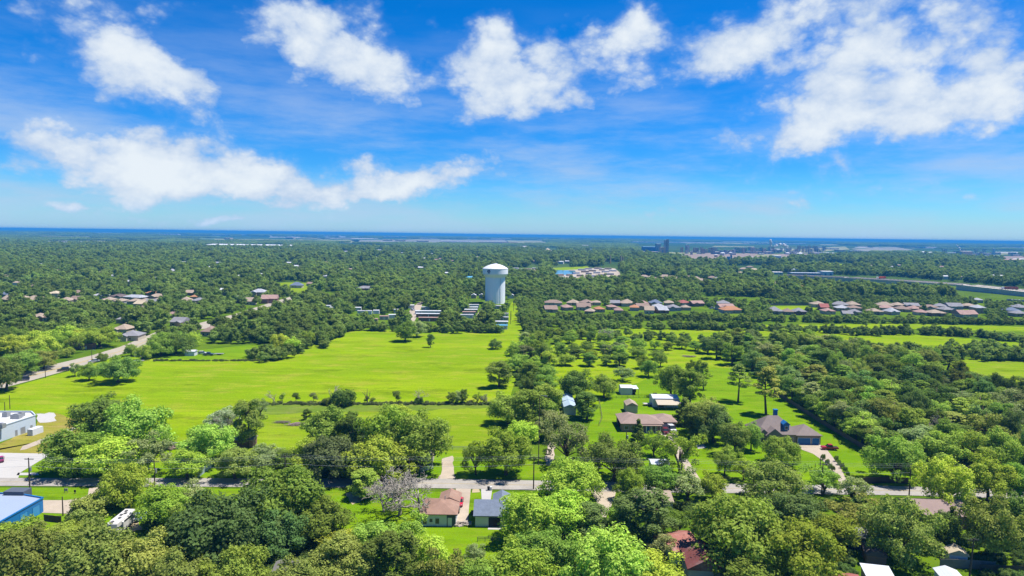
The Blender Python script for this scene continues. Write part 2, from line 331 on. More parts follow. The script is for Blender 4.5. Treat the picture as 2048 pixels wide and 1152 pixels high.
# ------------------------------------------------------------------ trees: prototypes
def leaf_mesh(name, clumps, leaf, n_leaf, seed, ctr, jit=0.55, flat=1.0, up=0.25):
    rs = np.random.RandomState(seed)
    C = np.array([c[:3] for c in clumps], float); R = np.array([c[3] for c in clumps], float)
    cnt = np.maximum(3, (n_leaf * R**2 / (R**2).sum()).astype(int))
    P = []; D = []
    for k in range(len(C)):
        d = rs.normal(size=(cnt[k], 3)); d[:, 2] += 0.25; d /= np.linalg.norm(d, axis=1)[:, None]
        rr = R[k] * (1.0 - 0.42 * rs.rand(cnt[k])**1.6)
        lump = 1 + 0.22*np.sin(d[:, 0]*7 + k) * np.sin(d[:, 1]*6 + 2*k) + 0.12*np.sin(d[:, 2]*11 + k)
        q = d * (rr*lump)[:, None]; q[:, 2] *= flat
        P.append(C[k] + q); D.append(d)
    P = np.concatenate(P); D = np.concatenate(D)
    keep = np.ones(len(P), bool)
    for k in range(len(C)):
        q = P - C[k]; q[:, 2] /= flat
        keep &= np.linalg.norm(q, axis=1) > 0.52 * R[k]
    P, D = P[keep], D[keep]; n = len(P)
    out = P - np.array(ctr); out /= np.linalg.norm(out, axis=1)[:, None] + 1e-6
    nr = D*0.8 + out*0.35 + rs.normal(size=(n, 3))*jit + np.array([0, 0, up]); nr /= np.linalg.norm(nr, axis=1)[:, None]
    t = rs.normal(size=(n, 3)); t -= nr*(t*nr).sum(1)[:, None]; t /= np.linalg.norm(t, axis=1)[:, None]
    b = np.cross(nr, t); s = leaf*(0.55 + 0.8*rs.rand(n))[:, None]
    w = 0.6 + 0.5*rs.rand(n)[:, None]
    V = np.stack([P - t*s, P - b*s*w*0.75 + nr*s*0.15, P + t*s*0.9, P + b*s*w*0.8 - nr*s*0.12], 1).reshape(-1, 3)
    me = bpy.data.meshes.new(name)
    me.vertices.add(4*n); me.vertices.foreach_set('co', V.astype(np.float32).ravel())
    me.loops.add(4*n); me.loops.foreach_set('vertex_index', np.arange(4*n, dtype=np.int32))
    me.polygons.add(n); me.polygons.foreach_set('loop_start', np.arange(0, 4*n, 4, dtype=np.int32))
    try: me.polygons.foreach_set('loop_total', np.full(n, 4, dtype=np.int32))
    except Exception: pass
    me.update(calc_edges=True); me.validate()
    me.materials.append(M_leaf)
    return me, V
def mesh_of(mb, name, m, smooth=True):
    me = bpy.data.meshes.new(name); me.from_pydata(mb.v, [], mb.f); me.update(); me.materials.append(m)
    if smooth: me.shade_smooth()
    return me
def trunk_mesh(rs, clumps, h_fork, r, lean=0.3, limbs=9, m=None, top=None):
    mb = MB(); p1 = Vector((rs.uniform(-lean, lean), rs.uniform(-lean, lean), h_fork))
    mb.tube([(0, 0, -0.6), (0, 0, 0.15), p1*0.5, p1], [r*1.5, r*1.15, r*0.9, r*0.75], 8)
    if top: mb.tube([p1, Vector((p1.x*1.2, p1.y*1.2, top))], [r*0.72, r*0.1], 7)
    idx = rs.permutation(len(clumps))[:limbs]
    for k in idx:
        c = Vector(clumps[k][:3]); st = p1 if not top else Vector((p1.x, p1.y, min(max(h_fork, c.z - 1.2), top-0.5)))
        mid = st.lerp(c, 0.5) + Vector((0, 0, 0.25)); mb.tube([st, mid, c], [r*0.5, r*0.32, r*0.1], 5)
    return mesh_of(mb, 'trunk', m or M_bark)
def dome(rs, n, R, zc, rz, r0, r1, low=-0.35, shell=0.6):
    out = []
    while len(out) < n:
        d = rs.normal(size=3); d /= np.linalg.norm(d)
        if d[2] < low: continue
        k = shell + (1-shell)*rs.rand(); wob = 0.70 + 0.54*rs.rand()
        out.append((d[0]*R*k*wob, d[1]*R*k*wob, zc + d[2]*rz*k*wob, rs.uniform(r0, r1)))
    return out
PROTO = {}
def reg(kind, crown, V, trunk):
    w = (np.percentile(V[:, 0], 99) - np.percentile(V[:, 0], 1) + np.percentile(V[:, 1], 99) - np.percentile(V[:, 1], 1))/2
    PROTO.setdefault(kind, []).append((crown, trunk, w, np.percentile(V[:, 2], 99.3)))
def make_protos():
    for i in range(4):                                   # broad oak
        rs = np.random.RandomState(100+i)
        cl = dome(rs, 64, 4.4, 4.0, 3.6, 0.55, 1.35, -0.62) + [(rs.uniform(-2, 2), rs.uniform(-2, 2), rs.uniform(3.5, 5.5), 1.6) for _ in range(6)]
        me, V = leaf_mesh('crown', cl, 0.165, 17000, 10+i, (0, 0, 3.6), jit=0.4); reg('oak', me, V, trunk_mesh(rs, cl, 1.5, 0.36))
    for i in range(4):                                   # round deciduous
        rs = np.random.RandomState(200+i)
        cl = dome(rs, 56, 3.8, 5.2, 4.3, 0.55, 1.3, -0.85) + [(rs.uniform(-1.6, 1.6), rs.uniform(-1.6, 1.6), rs.uniform(4, 8), 1.6) for _ in range(6)]
        me, V = leaf_mesh('crown', cl, 0.165, 15500, 20+i, (0, 0, 5.2), jit=0.4); reg('round', me, V, trunk_mesh(rs, cl, 2.6, 0.3))
    for i in range(3):                                   # tall irregular
        rs = np.random.RandomState(300+i)
        cl = []
        for k in range(44):
            z = 2.6 + 11.2*(k/44)**0.9; rr = 3.4*math.sin(math.pi*min(1, (z-0.6)/14.8))**0.6; a = rs.uniform(0, 6.28)
            cl.append((rr*rs.uniform(0.35, 1)*math.cos(a), rr*rs.uniform(0.35, 1)*math.sin(a), z + rs.uniform(-.5, .5), rs.uniform(0.6, 1.4)))
        me, V = leaf_mesh('crown', cl, 0.17, 13500, 30+i, (0, 0, 8), jit=0.4); reg('tall', me, V, trunk_mesh(rs, cl, 4.0, 0.3, top=13))
    for i in range(3):                                   # pine with bare lower trunk
        rs = np.random.RandomState(400+i); cl = []
        for k in range(30):
            f = k/29; z = 7.5 + 10.5*f; rr = (3.4*(1-f)**0.75 + 0.3)*(1 if f > .12 else .6); a = k*2.4 + rs.uniform(-.4, .4)
            q = rs.uniform(0.5, 1.05); cl.append((rr*q*math.cos(a), rr*q*math.sin(a), z, rs.uniform(0.65, 1.2)))
        me, V = leaf_mesh('crown', cl, 0.2, 6200, 40+i, (0, 0, 11), flat=0.6); reg('pine', me, V, trunk_mesh(rs, cl, 7.0, 0.26, top=17.4, limbs=16))
    for i in range(3):                                   # dense woodland pine, rounded head
        rs = np.random.RandomState(450+i)
        cl = dome(rs, 34, 3.3, 7.6, 4.6, 0.7, 1.4, -0.9)
        me, V = leaf_mesh('crown', cl, 0.2, 6500, 45+i, (0, 0, 10), jit=0.8, flat=0.8); reg('woodpine', me, V, trunk_mesh(rs, cl, 6.0, 0.25, top=12.5, limbs=12))
    for i in range(3):                                   # airy, open crown
        rs = np.random.RandomState(500+i)
        cl = dome(rs, 40, 4.0, 4.9, 3.9, 0.5, 1.0, -0.8, 0.4)
        me, V = leaf_mesh('crown', cl, 0.17, 5600, 50+i, (0, 0, 5), jit=0.8); reg('airy', me, V, trunk_mesh(rs, cl, 1.8, 0.26, limbs=20))
    for i in range(2):                                   # cone (cedar)
        rs = np.random.RandomState(600+i); cl = []
        for k in range(30):
            f = (k/29)**1.2; z = 0.9 + 7.6*f; rr = 2.0*(1-f)+0.1; a = k*2.4
            cl.append((rr*.8*math.cos(a), rr*.8*math.sin(a), z, rs.uniform(0.55, 0.95)*(1-0.5*f)))
        me, V = leaf_mesh('crown', cl, 0.16, 6000, 60+i, (0, 0, 3)); reg('cone', me, V, trunk_mesh(rs, cl, 1.0, 0.2, top=7.5, limbs=3))
    for i in range(3):                                   # shrub to the ground
        rs = np.random.RandomState(700+i)
        cl = dome(rs, 22, 2.3, 1.1, 1.9, 0.5, 1.0, -0.1)
        me, V = leaf_mesh('crown', cl, 0.15, 5000, 70+i, (0, 0, 0.8)); reg('bush', me, V, trunk_mesh(rs, cl, 0.5, 0.12, limbs=5))
    for i in range(2):                                   # sapling
        rs = np.random.RandomState(800+i)
        cl = dome(rs, 14, 0.95, 2.3, 1.5, 0.3, 0.6, -0.9)
        me, V = leaf_mesh('crown', cl, 0.13, 1500, 80+i, (0, 0, 2.5)); reg('sapling', me, V, trunk_mesh(rs, cl, 1.4, 0.07, limbs=5))
make_protos()
def bare_tree(seed, h=11.0, spread=0.75, depth=5, m=M_bark2, leafy=0):
    rs = np.random.RandomState(seed); mb = MB(); tips = []
    def grow(p, d, l, r, k):
        pts = [p]; q = Vector(p)
        for j in range(3):
            d = (d + Vector(rs.normal(size=3))*0.16 + Vector((0, 0, 0.03))).normalized(); q = q + d*l/3; pts.append(q.copy())
        mb.tube(pts, [r, r*0.85, r*0.72, r*0.6], 5 if k < 2 else 4)
        if k >= depth: tips.append(q.copy()); return
        for c in range(3 if k else 4):
            nd = (d + Vector(rs.normal(size=3))*spread).normalized()
            if nd.z < -0.15: nd.z = abs(nd.z)*0.3
            grow(pts[-1] if c < 2 else pts[2], nd, l*rs.uniform(0.58, 0.82), max(r*0.56, 0.035), k+1)
    grow(Vector((0, 0, -0.5)), Vector((0, 0, 1)), h*0.28, 0.3, 0)
    return mesh_of(mb, 'trunk', m), tips
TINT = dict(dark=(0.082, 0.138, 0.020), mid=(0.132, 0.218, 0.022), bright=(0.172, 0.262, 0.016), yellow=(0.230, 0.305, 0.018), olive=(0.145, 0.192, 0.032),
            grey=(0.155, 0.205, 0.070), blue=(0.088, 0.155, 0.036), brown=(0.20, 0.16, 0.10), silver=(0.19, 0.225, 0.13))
WORD = dict(dark='dark green', mid='mid green', bright='bright green', yellow='yellow-green', olive='olive green', grey='grey-green', blue='deep bluish-green', brown='brownish', silver='silvery grey')
KIND = dict(oak=('broadleaf_tree', 'domed tree'), round=('broadleaf_tree', 'round tree'), tall=('broadleaf_tree', 'upright tree'), airy=('broadleaf_tree', 'airy tree'),
            pine=('pine_tree', 'tall pine'), woodpine=('pine_tree', 'pine'), cone=('cedar_tree', 'cone shaped cedar'), bush=('shrub', 'leafy shrub'), sapling=('sapling', 'slim sapling'))
COUNT = {}
def tree(kind, px, py, w, h, tint, label, group='trees around the fields', rng=random):
    """w, h: size in photo pixels at the tree's foot -> metres"""
    s = mpp(px, py); crown, trunk, w0, h0 = PROTO[kind][rng.randrange(len(PROTO[kind]))]
    p = at(px, py); nm, word = KIND[kind]; COUNT[nm] = COUNT.get(nm, 0) + 1
    t = thing(nm, label.replace('%', WORD[tint] + ' ' + word), 'shrub' if nm == 'shrub' else 'tree', p, rng.uniform(0, 6.28), group)
    sx = w*s/w0*rng.uniform(0.96, 1.06); t.scale = (sx, sx, h*s/h0)
    c = bpy.data.objects.new('foliage' if nm == 'shrub' else 'crown', crown); COL.objects.link(c); c.parent = t
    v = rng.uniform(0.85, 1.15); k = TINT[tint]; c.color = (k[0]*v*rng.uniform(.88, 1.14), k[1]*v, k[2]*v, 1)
    o = bpy.data.objects.new('stem' if nm in ('shrub',) else 'trunk', trunk); COL.objects.link(o); o.parent = t
    return t
TR = """
round|205|890|100|98|dark|% at the back left of the clump by the white flat-roofed building
oak|268|905|130|108|mid|% at the back right of the clump by the white flat-roofed building
round|148|948|98|90|mid|% at the left of the clump, beside the pale car park
oak|222|953|128|78|bright|% at the front of the clump by the pale car park
airy|292|948|100|80|grey|% at the right of the clump, behind the roadside pole
oak|255|1014|96|86|yellow|% alone between the street and the travel trailer
bush|185|1034|70|44|olive|% in the hedge left of the yellow-green roadside tree
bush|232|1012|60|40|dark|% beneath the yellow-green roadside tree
bush|165|1048|50|34|olive|% at the lower end of the hedge above the travel trailer
round|415|928|104|80|mid|% left of the grey leafless scrub at the pasture corner
round|374|958|70|60|bright|% beside the street, in front of the log heap
tall|497|895|58|96|dark|% right of the grey leafless scrub
airy|455|866|62|52|silver|% at the pasture corner, nearly leafless
airy|432|872|50|44|silver|% left end of the pale scrub at the pasture corner
round|470|958|80|62|olive|% by the blue-grey yard fence
round|532|946|70|56|grey|% behind the street left of the crossarm pole
round|575|950|60|50|mid|% beside the crossarm pole behind the street
round|655|905|92|92|mid|% at the back of the big clump in the paddock
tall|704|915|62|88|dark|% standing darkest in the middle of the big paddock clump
round|622|950|72|72|yellow|% at the left front of the big paddock clump
oak|662|958|118|84|grey|% wide crown at the front left of the big paddock clump
oak|782|925|120|112|bright|% crown top of the big paddock clump
oak|838|938|128|112|mid|% at the right of the big paddock clump, over the lane
oak|762|962|128|84|bright|% at the front of the big paddock clump, above the dead tree
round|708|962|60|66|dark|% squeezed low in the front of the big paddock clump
airy|792|848|56|42|yellow|% small, behind the big paddock clump
tall|733|995|64|56|mid|% beside the street left of the dead tree
sapling|565|803|13|17|mid|% leftmost on the fence line across the pasture
sapling|591|804|15|19|dark|% second on the fence line across the pasture
sapling|627|803|15|18|grey|% third on the fence line, left of the dark thicket
bush|684|812|46|33|dark|% largest dark thicket on the fence line across the pasture
bush|655|810|22|15|dark|% low at the left of the fence line thicket
sapling|734|806|10|13|mid|% by the dead stick on the fence line
sapling|745|808|11|13|mid|% right of the dead stick on the fence line
sapling|792|806|18|25|dark|% tallest alone in the middle of the fence line
bush|838|808|15|14|dark|% under the dry twigs on the fence line
tall|902|808|17|24|dark|% left one of the dark trio on the fence line
tall|916|808|18|26|grey|% middle one of the dark trio on the fence line
tall|928|808|15|30|dark|% right one of the dark trio on the fence line
airy|955|807|20|22|bright|% right of the dark trio on the fence line
airy|968|808|17|18|silver|% last on the right of the fence line
tall|613|840|17|22|dark|% small, alone in the paddock by the timber heap
airy|520|832|36|34|grey|% at the left end of the fence line
round|810|683|40|40|mid|% front one of the pair in the far pasture
round|834|674|32|32|grey|% rear one of the pair in the far pasture
tall|861|695|15|27|dark|% small, alone in the far pasture
oak|990|698|25|20|dark|% low, alone at the right of the far pasture
oak|236|765|70|53|dark|% largest lone tree at the left of the pasture
round|178|761|36|34|mid|% left of the largest lone tree in the pasture
airy|150|753|22|28|grey|% leftmost of three trees by the avenue
bush|206|722|19|17|dark|% behind the largest lone tree by the avenue
round|12|782|62|66|olive|% at the left edge beside the avenue
oak|72|715|78|52|yellow|% large, across the avenue in front of the long brown house
round|30|722|64|52|yellow|% left of the large yellow-green tree across the avenue
round|48|748|60|46|mid|% beside the avenue with dark cars under it
round|88|738|50|36|olive|% beside the avenue, right of the dark parked cars
round|135|690|50|40|yellow|% between two long brown houses across the avenue
oak|200|694|76|38|bright|% beside the avenue with deep shade below
bush|130|715|28|18|mid|% in front of the long brown house by the avenue
round|263|712|26|24|mid|% at the avenue corner left of the small white shed
oak|322|712|60|40|mid|% at the avenue corner, wide, left of the white shed
oak|352|708|70|42|dark|% above the white shed at the pasture corner
round|285|720|30|30|mid|% small, in front of the avenue at the pasture corner
tall|998|774|50|52|dark|% at the left edge of the tree column, over the pasture
round|1016|848|68|60|mid|% at the left edge of the tree column, lower pasture
round|1012|950|95|90|bright|% in front of the tree column beside the street
airy|952|950|60|66|mid|% with bare limbs beside the lane gate
tall|1062|872|76|92|mid|% in the lower tree column, in front of the tall pole
round|1040|905|64|62|bright|% low at the left of the lower tree column
tall|1088|836|58|66|mid|% in the tree column left of the long white metal shed
airy|1132|928|92|82|grey|% by the dirt lane, wide and pale
round|1098|880|60|58|grey|% above the dirt lane, left of the pale airy tree
round|1152|804|64|64|dark|% above the long white metal shed
tall|1174|838|46|54|dark|% right of the long white metal shed
round|1208|796|50|46|mid|% between the metal shed and the open white shed
airy|1246|762|40|30|grey|% behind the open white shed
oak|1226|962|108|88|olive|% beside the street, right of the dirt lane
bush|1262|955|46|40|olive|% at the right foot of the olive tree by the street
oak|1138|1002|120|82|bright|% in front of the street, above the double row of yards
round|1050|1085|112|100|bright|% right of the blue-grey roofed house
round|1122|1072|104|88|bright|% second right of the blue-grey roofed house
tall|1182|1080|76|72|blue|% beside the tan drive, dark bluish
round|1262|1004|58|66|bright|% left one of three by the street, right of the tan drive
round|1320|998|64|68|mid|% middle one of three by the street, right of the tan drive
airy|1375|1004|68|60|grey|% grey one by the street, behind the huge oak
round|1426|1000|56|54|yellow|% by the street, above the huge oak
tall|1292|1088|96|110|blue|% in front of the tan roofed house, darkest
round|1244|1066|66|56|mid|% left of the dark bluish tree in front of the tan roof
airy|1352|1078|66|62|mid|% between the dark bluish tree and the huge oak
oak|1474|1142|186|146|mid|% huge, spreading over the red roofs
airy|1308|914|56|46|mid|% on the front lawn of the brown roofed ranch house
cone|1276|890|30|52|dark|% in front of the brown roofed ranch house wall
airy|1360|948|82|84|bright|% beside the ranch house drive
round|1342|795|56|66|mid|% behind the white barn with the lean-to
tall|1380|812|56|72|mid|% right of the white barn with the lean-to
round|1412|862|74|64|olive|% at the upper end of the dark grove between the two lawns
cone|1368|850|50|54|dark|% beside the barn, darkest of the grove
tall|1395|880|60|70|dark|% in the grove between the two lawns
oak|1428|885|80|74|blue|% widest of the grove between the two lawns
round|1468|912|56|68|olive|% left of the big house with blue garage doors
round|1502|902|40|56|mid|% against the front of the big house with blue doors
round|1449|952|42|60|mid|% left one of the pair at the rail fence
airy|1486|962|46|54|yellow|% right one of the pair at the rail fence
round|1297|754|34|34|mid|% alone on the grass behind the white sheds
pine|1407|779|26|55|mid|% slim, alone on the upper lawn
airy|1386|764|32|46|mid|% beside the slim pine on the upper lawn
pine|1476|804|46|76|olive|% largest on the upper lawn
pine|1532|830|52|96|olive|% above the big house with blue garage doors
bush|1310|795|11|10|dark|% clipped, beside the white barn
oak|1562|928|78|54|mid|% on the lawn in front of the big house with blue doors
oak|1546|1010|116|84|olive|% darkish mound in front of the street
airy|1645|990|74|54|mid|% left one before the dark street fence
airy|1704|1004|62|54|grey|% right one before the dark street fence
oak|1788|962|98|88|mid|% spreading, with a thick trunk behind the street fence
oak|1884|1020|110|104|bright|% large, in front of the street beside the brown roof
round|1976|1005|92|90|bright|% large, second right along the street
round|2036|1008|70|80|mid|% at the right edge along the street
round|2036|1076|76|84|dark|% at the right edge, below the street
round|1590|1068|112|82|blue|% bluish, below the dark mound
airy|1700|1066|120|66|olive|% wide and dull, below the street fence
oak|1800|1120|134|122|olive|% large, between the grey shed and the brown roof
cone|1902|1068|34|56|dark|% in front of the brown roof
round|1878|1100|74|76|dark|% below the brown roof, beside the cedar
oak|1986|1126|118|130|olive|% large, right of the brown roof
round|1660|1106|92|74|bright|% left of the grey roofed shed
oak|1598|1172|156|126|bright|% large, at the bottom left of the metal roofs
round|1500|1100|70|64|mid|% right of the huge oak
airy|1520|1050|60|44|mid|% between the huge oak and the dark mound
oak|60|1180|150|128|olive|% bottom row, first from the left
oak|185|1196|160|140|olive|% bottom row, second from the left
round|290|1200|120|128|olive|% bottom row, third from the left
oak|352|1214|116|112|olive|% bottom row, fourth from the left
bush|30|1085|90|44|bright|% in front of the blue metal building wall
round|128|1112|80|62|mid|% below the wooden pole by the blue building
round|70|1108|76|48|bright|% under the blue metal building, bright
round|332|1052|96|80|bright|% right of the travel trailer
airy|388|1028|64|62|grey|% by the street, above the big oaks
oak|440|1140|184|150|blue|% huge, bottom left, above the bottom row
oak|565|1072|190|136|mid|% huge, left of the bare white tree
round|648|1096|104|96|mid|% right half of the huge crowns at bottom left
oak|548|1120|120|100|blue|% in the middle of the huge crowns at bottom left
oak|410|1080|120|90|mid|% above the hugest bluish oak
oak|470|1205|130|112|mid|% bottom row, right of the hugest bluish oak
airy|690|1120|96|60|yellow|% between the huge crowns and the brown roofed house
oak|600|1210|120|92|olive|% bottom row, right of the small dark roof
round|690|1180|120|112|olive|% bottom row, below the bare white tree
round|745|1130|96|88|mid|% below the bare white tree, left
airy|812|1108|90|72|mid|% left of the brown roofed house wall
tall|790|1186|100|124|dark|% bottom row, dark, below the brown roofed house
round|862|1160|88|92|yellow|% below the brown roofed house
airy|905|1195|88|98|olive|% bottom row, below the two houses
round|950|1130|40|40|grey|% small, in front of the yard fence
round|960|1214|96|96|mid|% bottom row, below the yard fence
round|1040|1200|120|106|bright|% bottom row, right of the yard fence
oak|1090|1160|130|96|mid|% below the pair of bright trees right of the blue-grey roof
oak|1216|1196|170|136|mid|% large, bottom centre right
round|1308|1205|110|96|bright|% bottom row, left of the rusty red roof
airy|1325|1120|60|56|grey|% pale, left of the red metal roof
round|1490|1190|120|84|mid|% bottom row, right of the rusty red roof
bush|1412|1128|30|24|bright|% growing beside the red metal roof
"""
for ln in TR.strip().split('\n'):
    k, x, y, w, h, t, lb = ln.split('|')
    tree(k, float(x), float(y), float(w), float(h), t, lb)
def inside(poly, x, y):
    r = False; n = len(poly)
    for i in range(n):
        x1, y1 = poly[i]; x2, y2 = poly[i-1]
        if (y1 > y) != (y2 > y) and x < (x2-x1)*(y-y1)/(y2-y1) + x1: r = not r
    return r
def zone(name, poly, rows, wm, hm, kinds, tints, group, seed, gap=0.85, holes=()):
    """a wood laid out in loose rows; wm, hm in metres"""
    rg = random.Random(seed); allrows = []
    x0, x1 = min(p[0] for p in poly), max(p[0] for p in poly)
    for y in rows:
        row = []; x = x0 + rg.uniform(0, 14)
        while x < x1:
            s = mpp(x, y); w = rg.uniform(*wm)/s
            yy = y + rg.uniform(-3.5, 3.5)
            if inside(poly, x, yy) and not any(inside(h, x, yy) for h in holes): row.append((x, yy, w, rg.uniform(*hm)/s))
            x += w*gap*rg.uniform(0.8, 1.25)
        if row: allrows.append(row)
    for r, row in enumerate(reversed(allrows)):
        for i, (x, y, w, h) in enumerate(row):
            k = rg.choice(kinds); t = rg.choice(tints)
            tree(k, x, y, w, h, t, '%%, %s in %s row of the %s' % (ordl(i, len(row)).replace('the ', ''), ORD[r+1], name), group, rg)
zone('dense wood', [(1395, 702), (1500, 690), (1640, 694), (1740, 708), (1820, 722), (1890, 738), (1915, 765), (1990, 780), (2080, 775), (2080, 952), (1960, 952), (1850, 952), (1826, 944), (1736, 894), (1652, 842), (1556, 782), (1480, 742), (1420, 726)],
     [697, 708, 719, 731, 744, 758, 773, 789, 806, 825, 846, 869, 894, 921, 942], (7.5, 13), (7, 13.5), ['woodpine', 'woodpine', 'woodpine', 'pine', 'round', 'tall', 'oak'], ['olive', 'dark', 'mid', 'grey', 'mid', 'blue', 'olive'], 'trees of the right-hand wood', 11, 0.8,
     holes=[[(1700, 700), (1700, 690), (2100, 700), (2100, 716), (1800, 716)]])
zone('pasture-side column', [(1028, 664), (1070, 664), (1085, 720), (1110, 760), (1120, 850), (1095, 880), (1030, 830), (1020, 780), (1026, 720)],
     [694, 709, 726, 745, 766, 791, 820, 850], (8.5, 11.5), (8, 12), ['round', 'oak', 'tall', 'airy'], ['mid', 'bright', 'mid', 'grey', 'dark'], 'trees of the column beside the pasture', 12, 0.8)
zone('shed-side grove', [(1085, 672), (1180, 668), (1400, 690), (1480, 700), (1470, 722), (1330, 735), (1210, 752), (1120, 740)],
     [676, 688, 701, 716, 734], (6.5, 10), (5, 8), ['round', 'oak', 'round', 'round', 'tall'], ['mid', 'dark', 'grey', 'mid', 'bright'], 'trees of the scattered grove', 13, 1.12,
     holes=[[(1225, 655), (1540, 660), (1540, 678), (1225, 676)], [(1265, 676), (1310, 676), (1310, 690), (1265, 690)], [(1320, 715), (1420, 705), (1460, 730), (1330, 740)]])
zone('avenue-side wood', [(-20, 666), (160, 664), (300, 664), (480, 664), (690, 660), (690, 672), (640, 686), (575, 710), (535, 720), (520, 706), (410, 690), (360, 700), (300, 690), (230, 690), (130, 712), (60, 722), (-20, 730)],
     [692, 704, 717], (8.5, 12.5), (8, 12), ['round', 'oak', 'oak', 'airy'], ['mid', 'bright', 'mid', 'dark', 'yellow'], 'trees of the left wood', 14, 0.85,
     holes=[[(230, 696), (318, 655), (345, 665), (300, 700)], [(405, 688), (500, 688), (560, 690), (540, 722), (300, 722), (350, 705)], [(200, 650), (285, 650), (285, 682), (200, 682)], [(385, 640), (432, 640), (432, 676), (385, 676)]])
zone('meadow-side wood', [(1700, 690), (1860, 697), (2080, 700), (2080, 722), (1960, 716), (1900, 722), (1870, 740), (1780, 712)],
     [724, 735], (8.5, 11), (6, 8), ['round', 'oak', 'woodpine'], ['dark', 'mid', 'grey', 'olive'], 'trees behind the meadow', 15, 0.8)
zone('grove past the avenue', [(-20, 668), (120, 664), (180, 690), (100, 722), (-20, 752)], [704, 722], (8.5, 11), (7, 10), ['round', 'oak', 'airy'], ['mid', 'yellow', 'bright', 'olive'], 'trees left of the avenue', 16, 0.9,
     holes=[[(25, 690), (75, 690), (75, 706), (25, 706)], [(90, 700), (150, 700), (150, 722), (90, 722)], [(150, 685), (185, 685), (185, 700), (150, 700)]])
rg = random.Random(44); fl = [(1548, 786), (1640, 846), (1722, 896), (1812, 946)]; n = 17
for i in range(n):
    f = (i+.5)/n*3; k = min(2, int(f)); f -= k; x = fl[k][0] + (fl[k+1][0]-fl[k][0])*f + rg.uniform(11, 17); y = fl[k][1] + (fl[k+1][1]-fl[k][1])*f
    s = mpp(x, y); kd = 'tall' if i % 5 == 2 else 'woodpine'
    tree(kd, x, y, rg.uniform(7.5, 9.5)/s, rg.uniform(7.5, 10.5)/s, rg.choice(('mid', 'olive', 'grey', 'dark', 'mid')), '%% right behind the brown board fence, %s from its far end' % ORD[i+1], 'trees right behind the brown board fence', rg)
# bare trees
def bare(px, py, h_px, seed, label, m=M_bark2, spread=0.75, depth=5, name='bare_tree', cat='tree'):
    me, tips = bare_tree(seed, 11.0, spread, depth, m)
    zs = max(v.co.z for v in me.vertices); t = thing(name, label, cat, at(px, py)); k = h_px*mpp(px, py)/zs; t.scale = (k*1.15, k*1.15, k)
    o = bpy.data.objects.new('trunk', me); COL.objects.link(o); o.parent = t
    return t, tips
bare(796, 1032, 100, 3, 'large bare white tree without leaves beside the street', spread=0.95, depth=6)
bare(838, 1022, 80, 5, 'leaning pale bare tree left of the brown roofed house', spread=0.7, depth=5)
bare(768, 1024, 60, 21, 'low grey bare tree tangled under the large bare white tree', spread=1.1, depth=6)
bare(1875, 900, 72, 8, 'tall grey bare tree at the front of the right-hand wood', mat('grey_bark', (0.30, 0.26, 0.22), 0.95, 0.4, 2.0), depth=6)
bare(735, 808, 30, 9, 'dark dead stick of a tree on the fence line', M_bark, 0.25, 2)
bare(660, 806, 36, 10, 'pale dead sapling left of the fence line thicket', spread=0.3, depth=3)
bare(842, 808, 32, 12, 'pale dry twigs on the fence line above a small shrub', spread=0.5, depth=4)
bare(548, 808, 28, 13, 'leafless pale sapling at the left of the fence line', spread=0.5, depth=4)
bare(1205, 684, 30, 14, 'small grey leafless tree in the scattered grove', spread=0.9, depth=5)
bare(455, 872, 46, 15, 'silvery leafless scrub at the pasture corner', spread=0.9, depth=6)
bare(1108, 1140, 44, 16, 'white bare branches among the trees at the bottom centre', spread=0.8, depth=5)
print('TREES', COUNT, sum(COUNT.values()))
# ------------------------------------------------------------------ buildings, vehicles, poles, fences
XCLEAR = []; KEEPOUT = [[(-90, 953), (1190, 955), (2100, 978), (2100, 1006), (1190, 988), (-90, 980)], [(905, 970), (1000, 970), (1005, 1120), (840, 1070), (840, 990)], [(1180, 980), (1235, 980), (1230, 1040), (1190, 1040)],
    [(200, 1020), (290, 1020), (290, 1090), (200, 1090)], [(1840, 1010), (1960, 1010), (1960, 1070), (1840, 1070)], [(1700, 1060), (1745, 1060), (1745, 1110), (1700, 1110)], [(1715, 1105), (1960, 1105), (1960, 1160), (1715, 1160)], [(1335, 1060), (1450, 1060), (1450, 1160), (1335, 1160)], [(1265, 990), (1350, 990), (1350, 1025), (1265, 1025)]]
ROOFC = dict(brown=(0.30, 0.215, 0.17), tan=(0.40, 0.315, 0.235), grey=(0.27, 0.265, 0.28), pink=(0.40, 0.26, 0.22), red=(0.36, 0.12, 0.10), orange=(0.46, 0.22, 0.11), blue=(0.15, 0.19, 0.27), white=(0.64, 0.66, 0.68), dark=(0.16, 0.12, 0.11), cream=(0.55, 0.46, 0.32), sky=(0.12, 0.42, 0.66), palegrey=(0.43, 0.44, 0.47))
RWORD = dict(brown='brown', tan='tan', grey='grey', pink='pinkish brown', red='red', orange='orange', blue='blue-grey', white='white', dark='dark brown', cream='cream', sky='bright blue', palegrey='pale grey')
def roofm(k): return mat('shingle_' + k, ROOFC[k], 0.9, 0.3, 0.5, dirt=tuple(c*0.72 for c in ROOFC[k]))
WALLC = dict(cream=(0.55, 0.48, 0.38), brick=(0.28, 0.16, 0.12), white=(0.72, 0.74, 0.76), grey=(0.40, 0.40, 0.41), tan=(0.46, 0.36, 0.26), paleblue=(0.60, 0.72, 0.76), beige=(0.58, 0.52, 0.40), blue=(0.02, 0.20, 0.55), slate=(0.12, 0.14, 0.17), yellow=(0.60, 0.40, 0.12))
def wallm(k): return mat('wall_' + k, WALLC[k], 0.85, 0.15, 0.7)
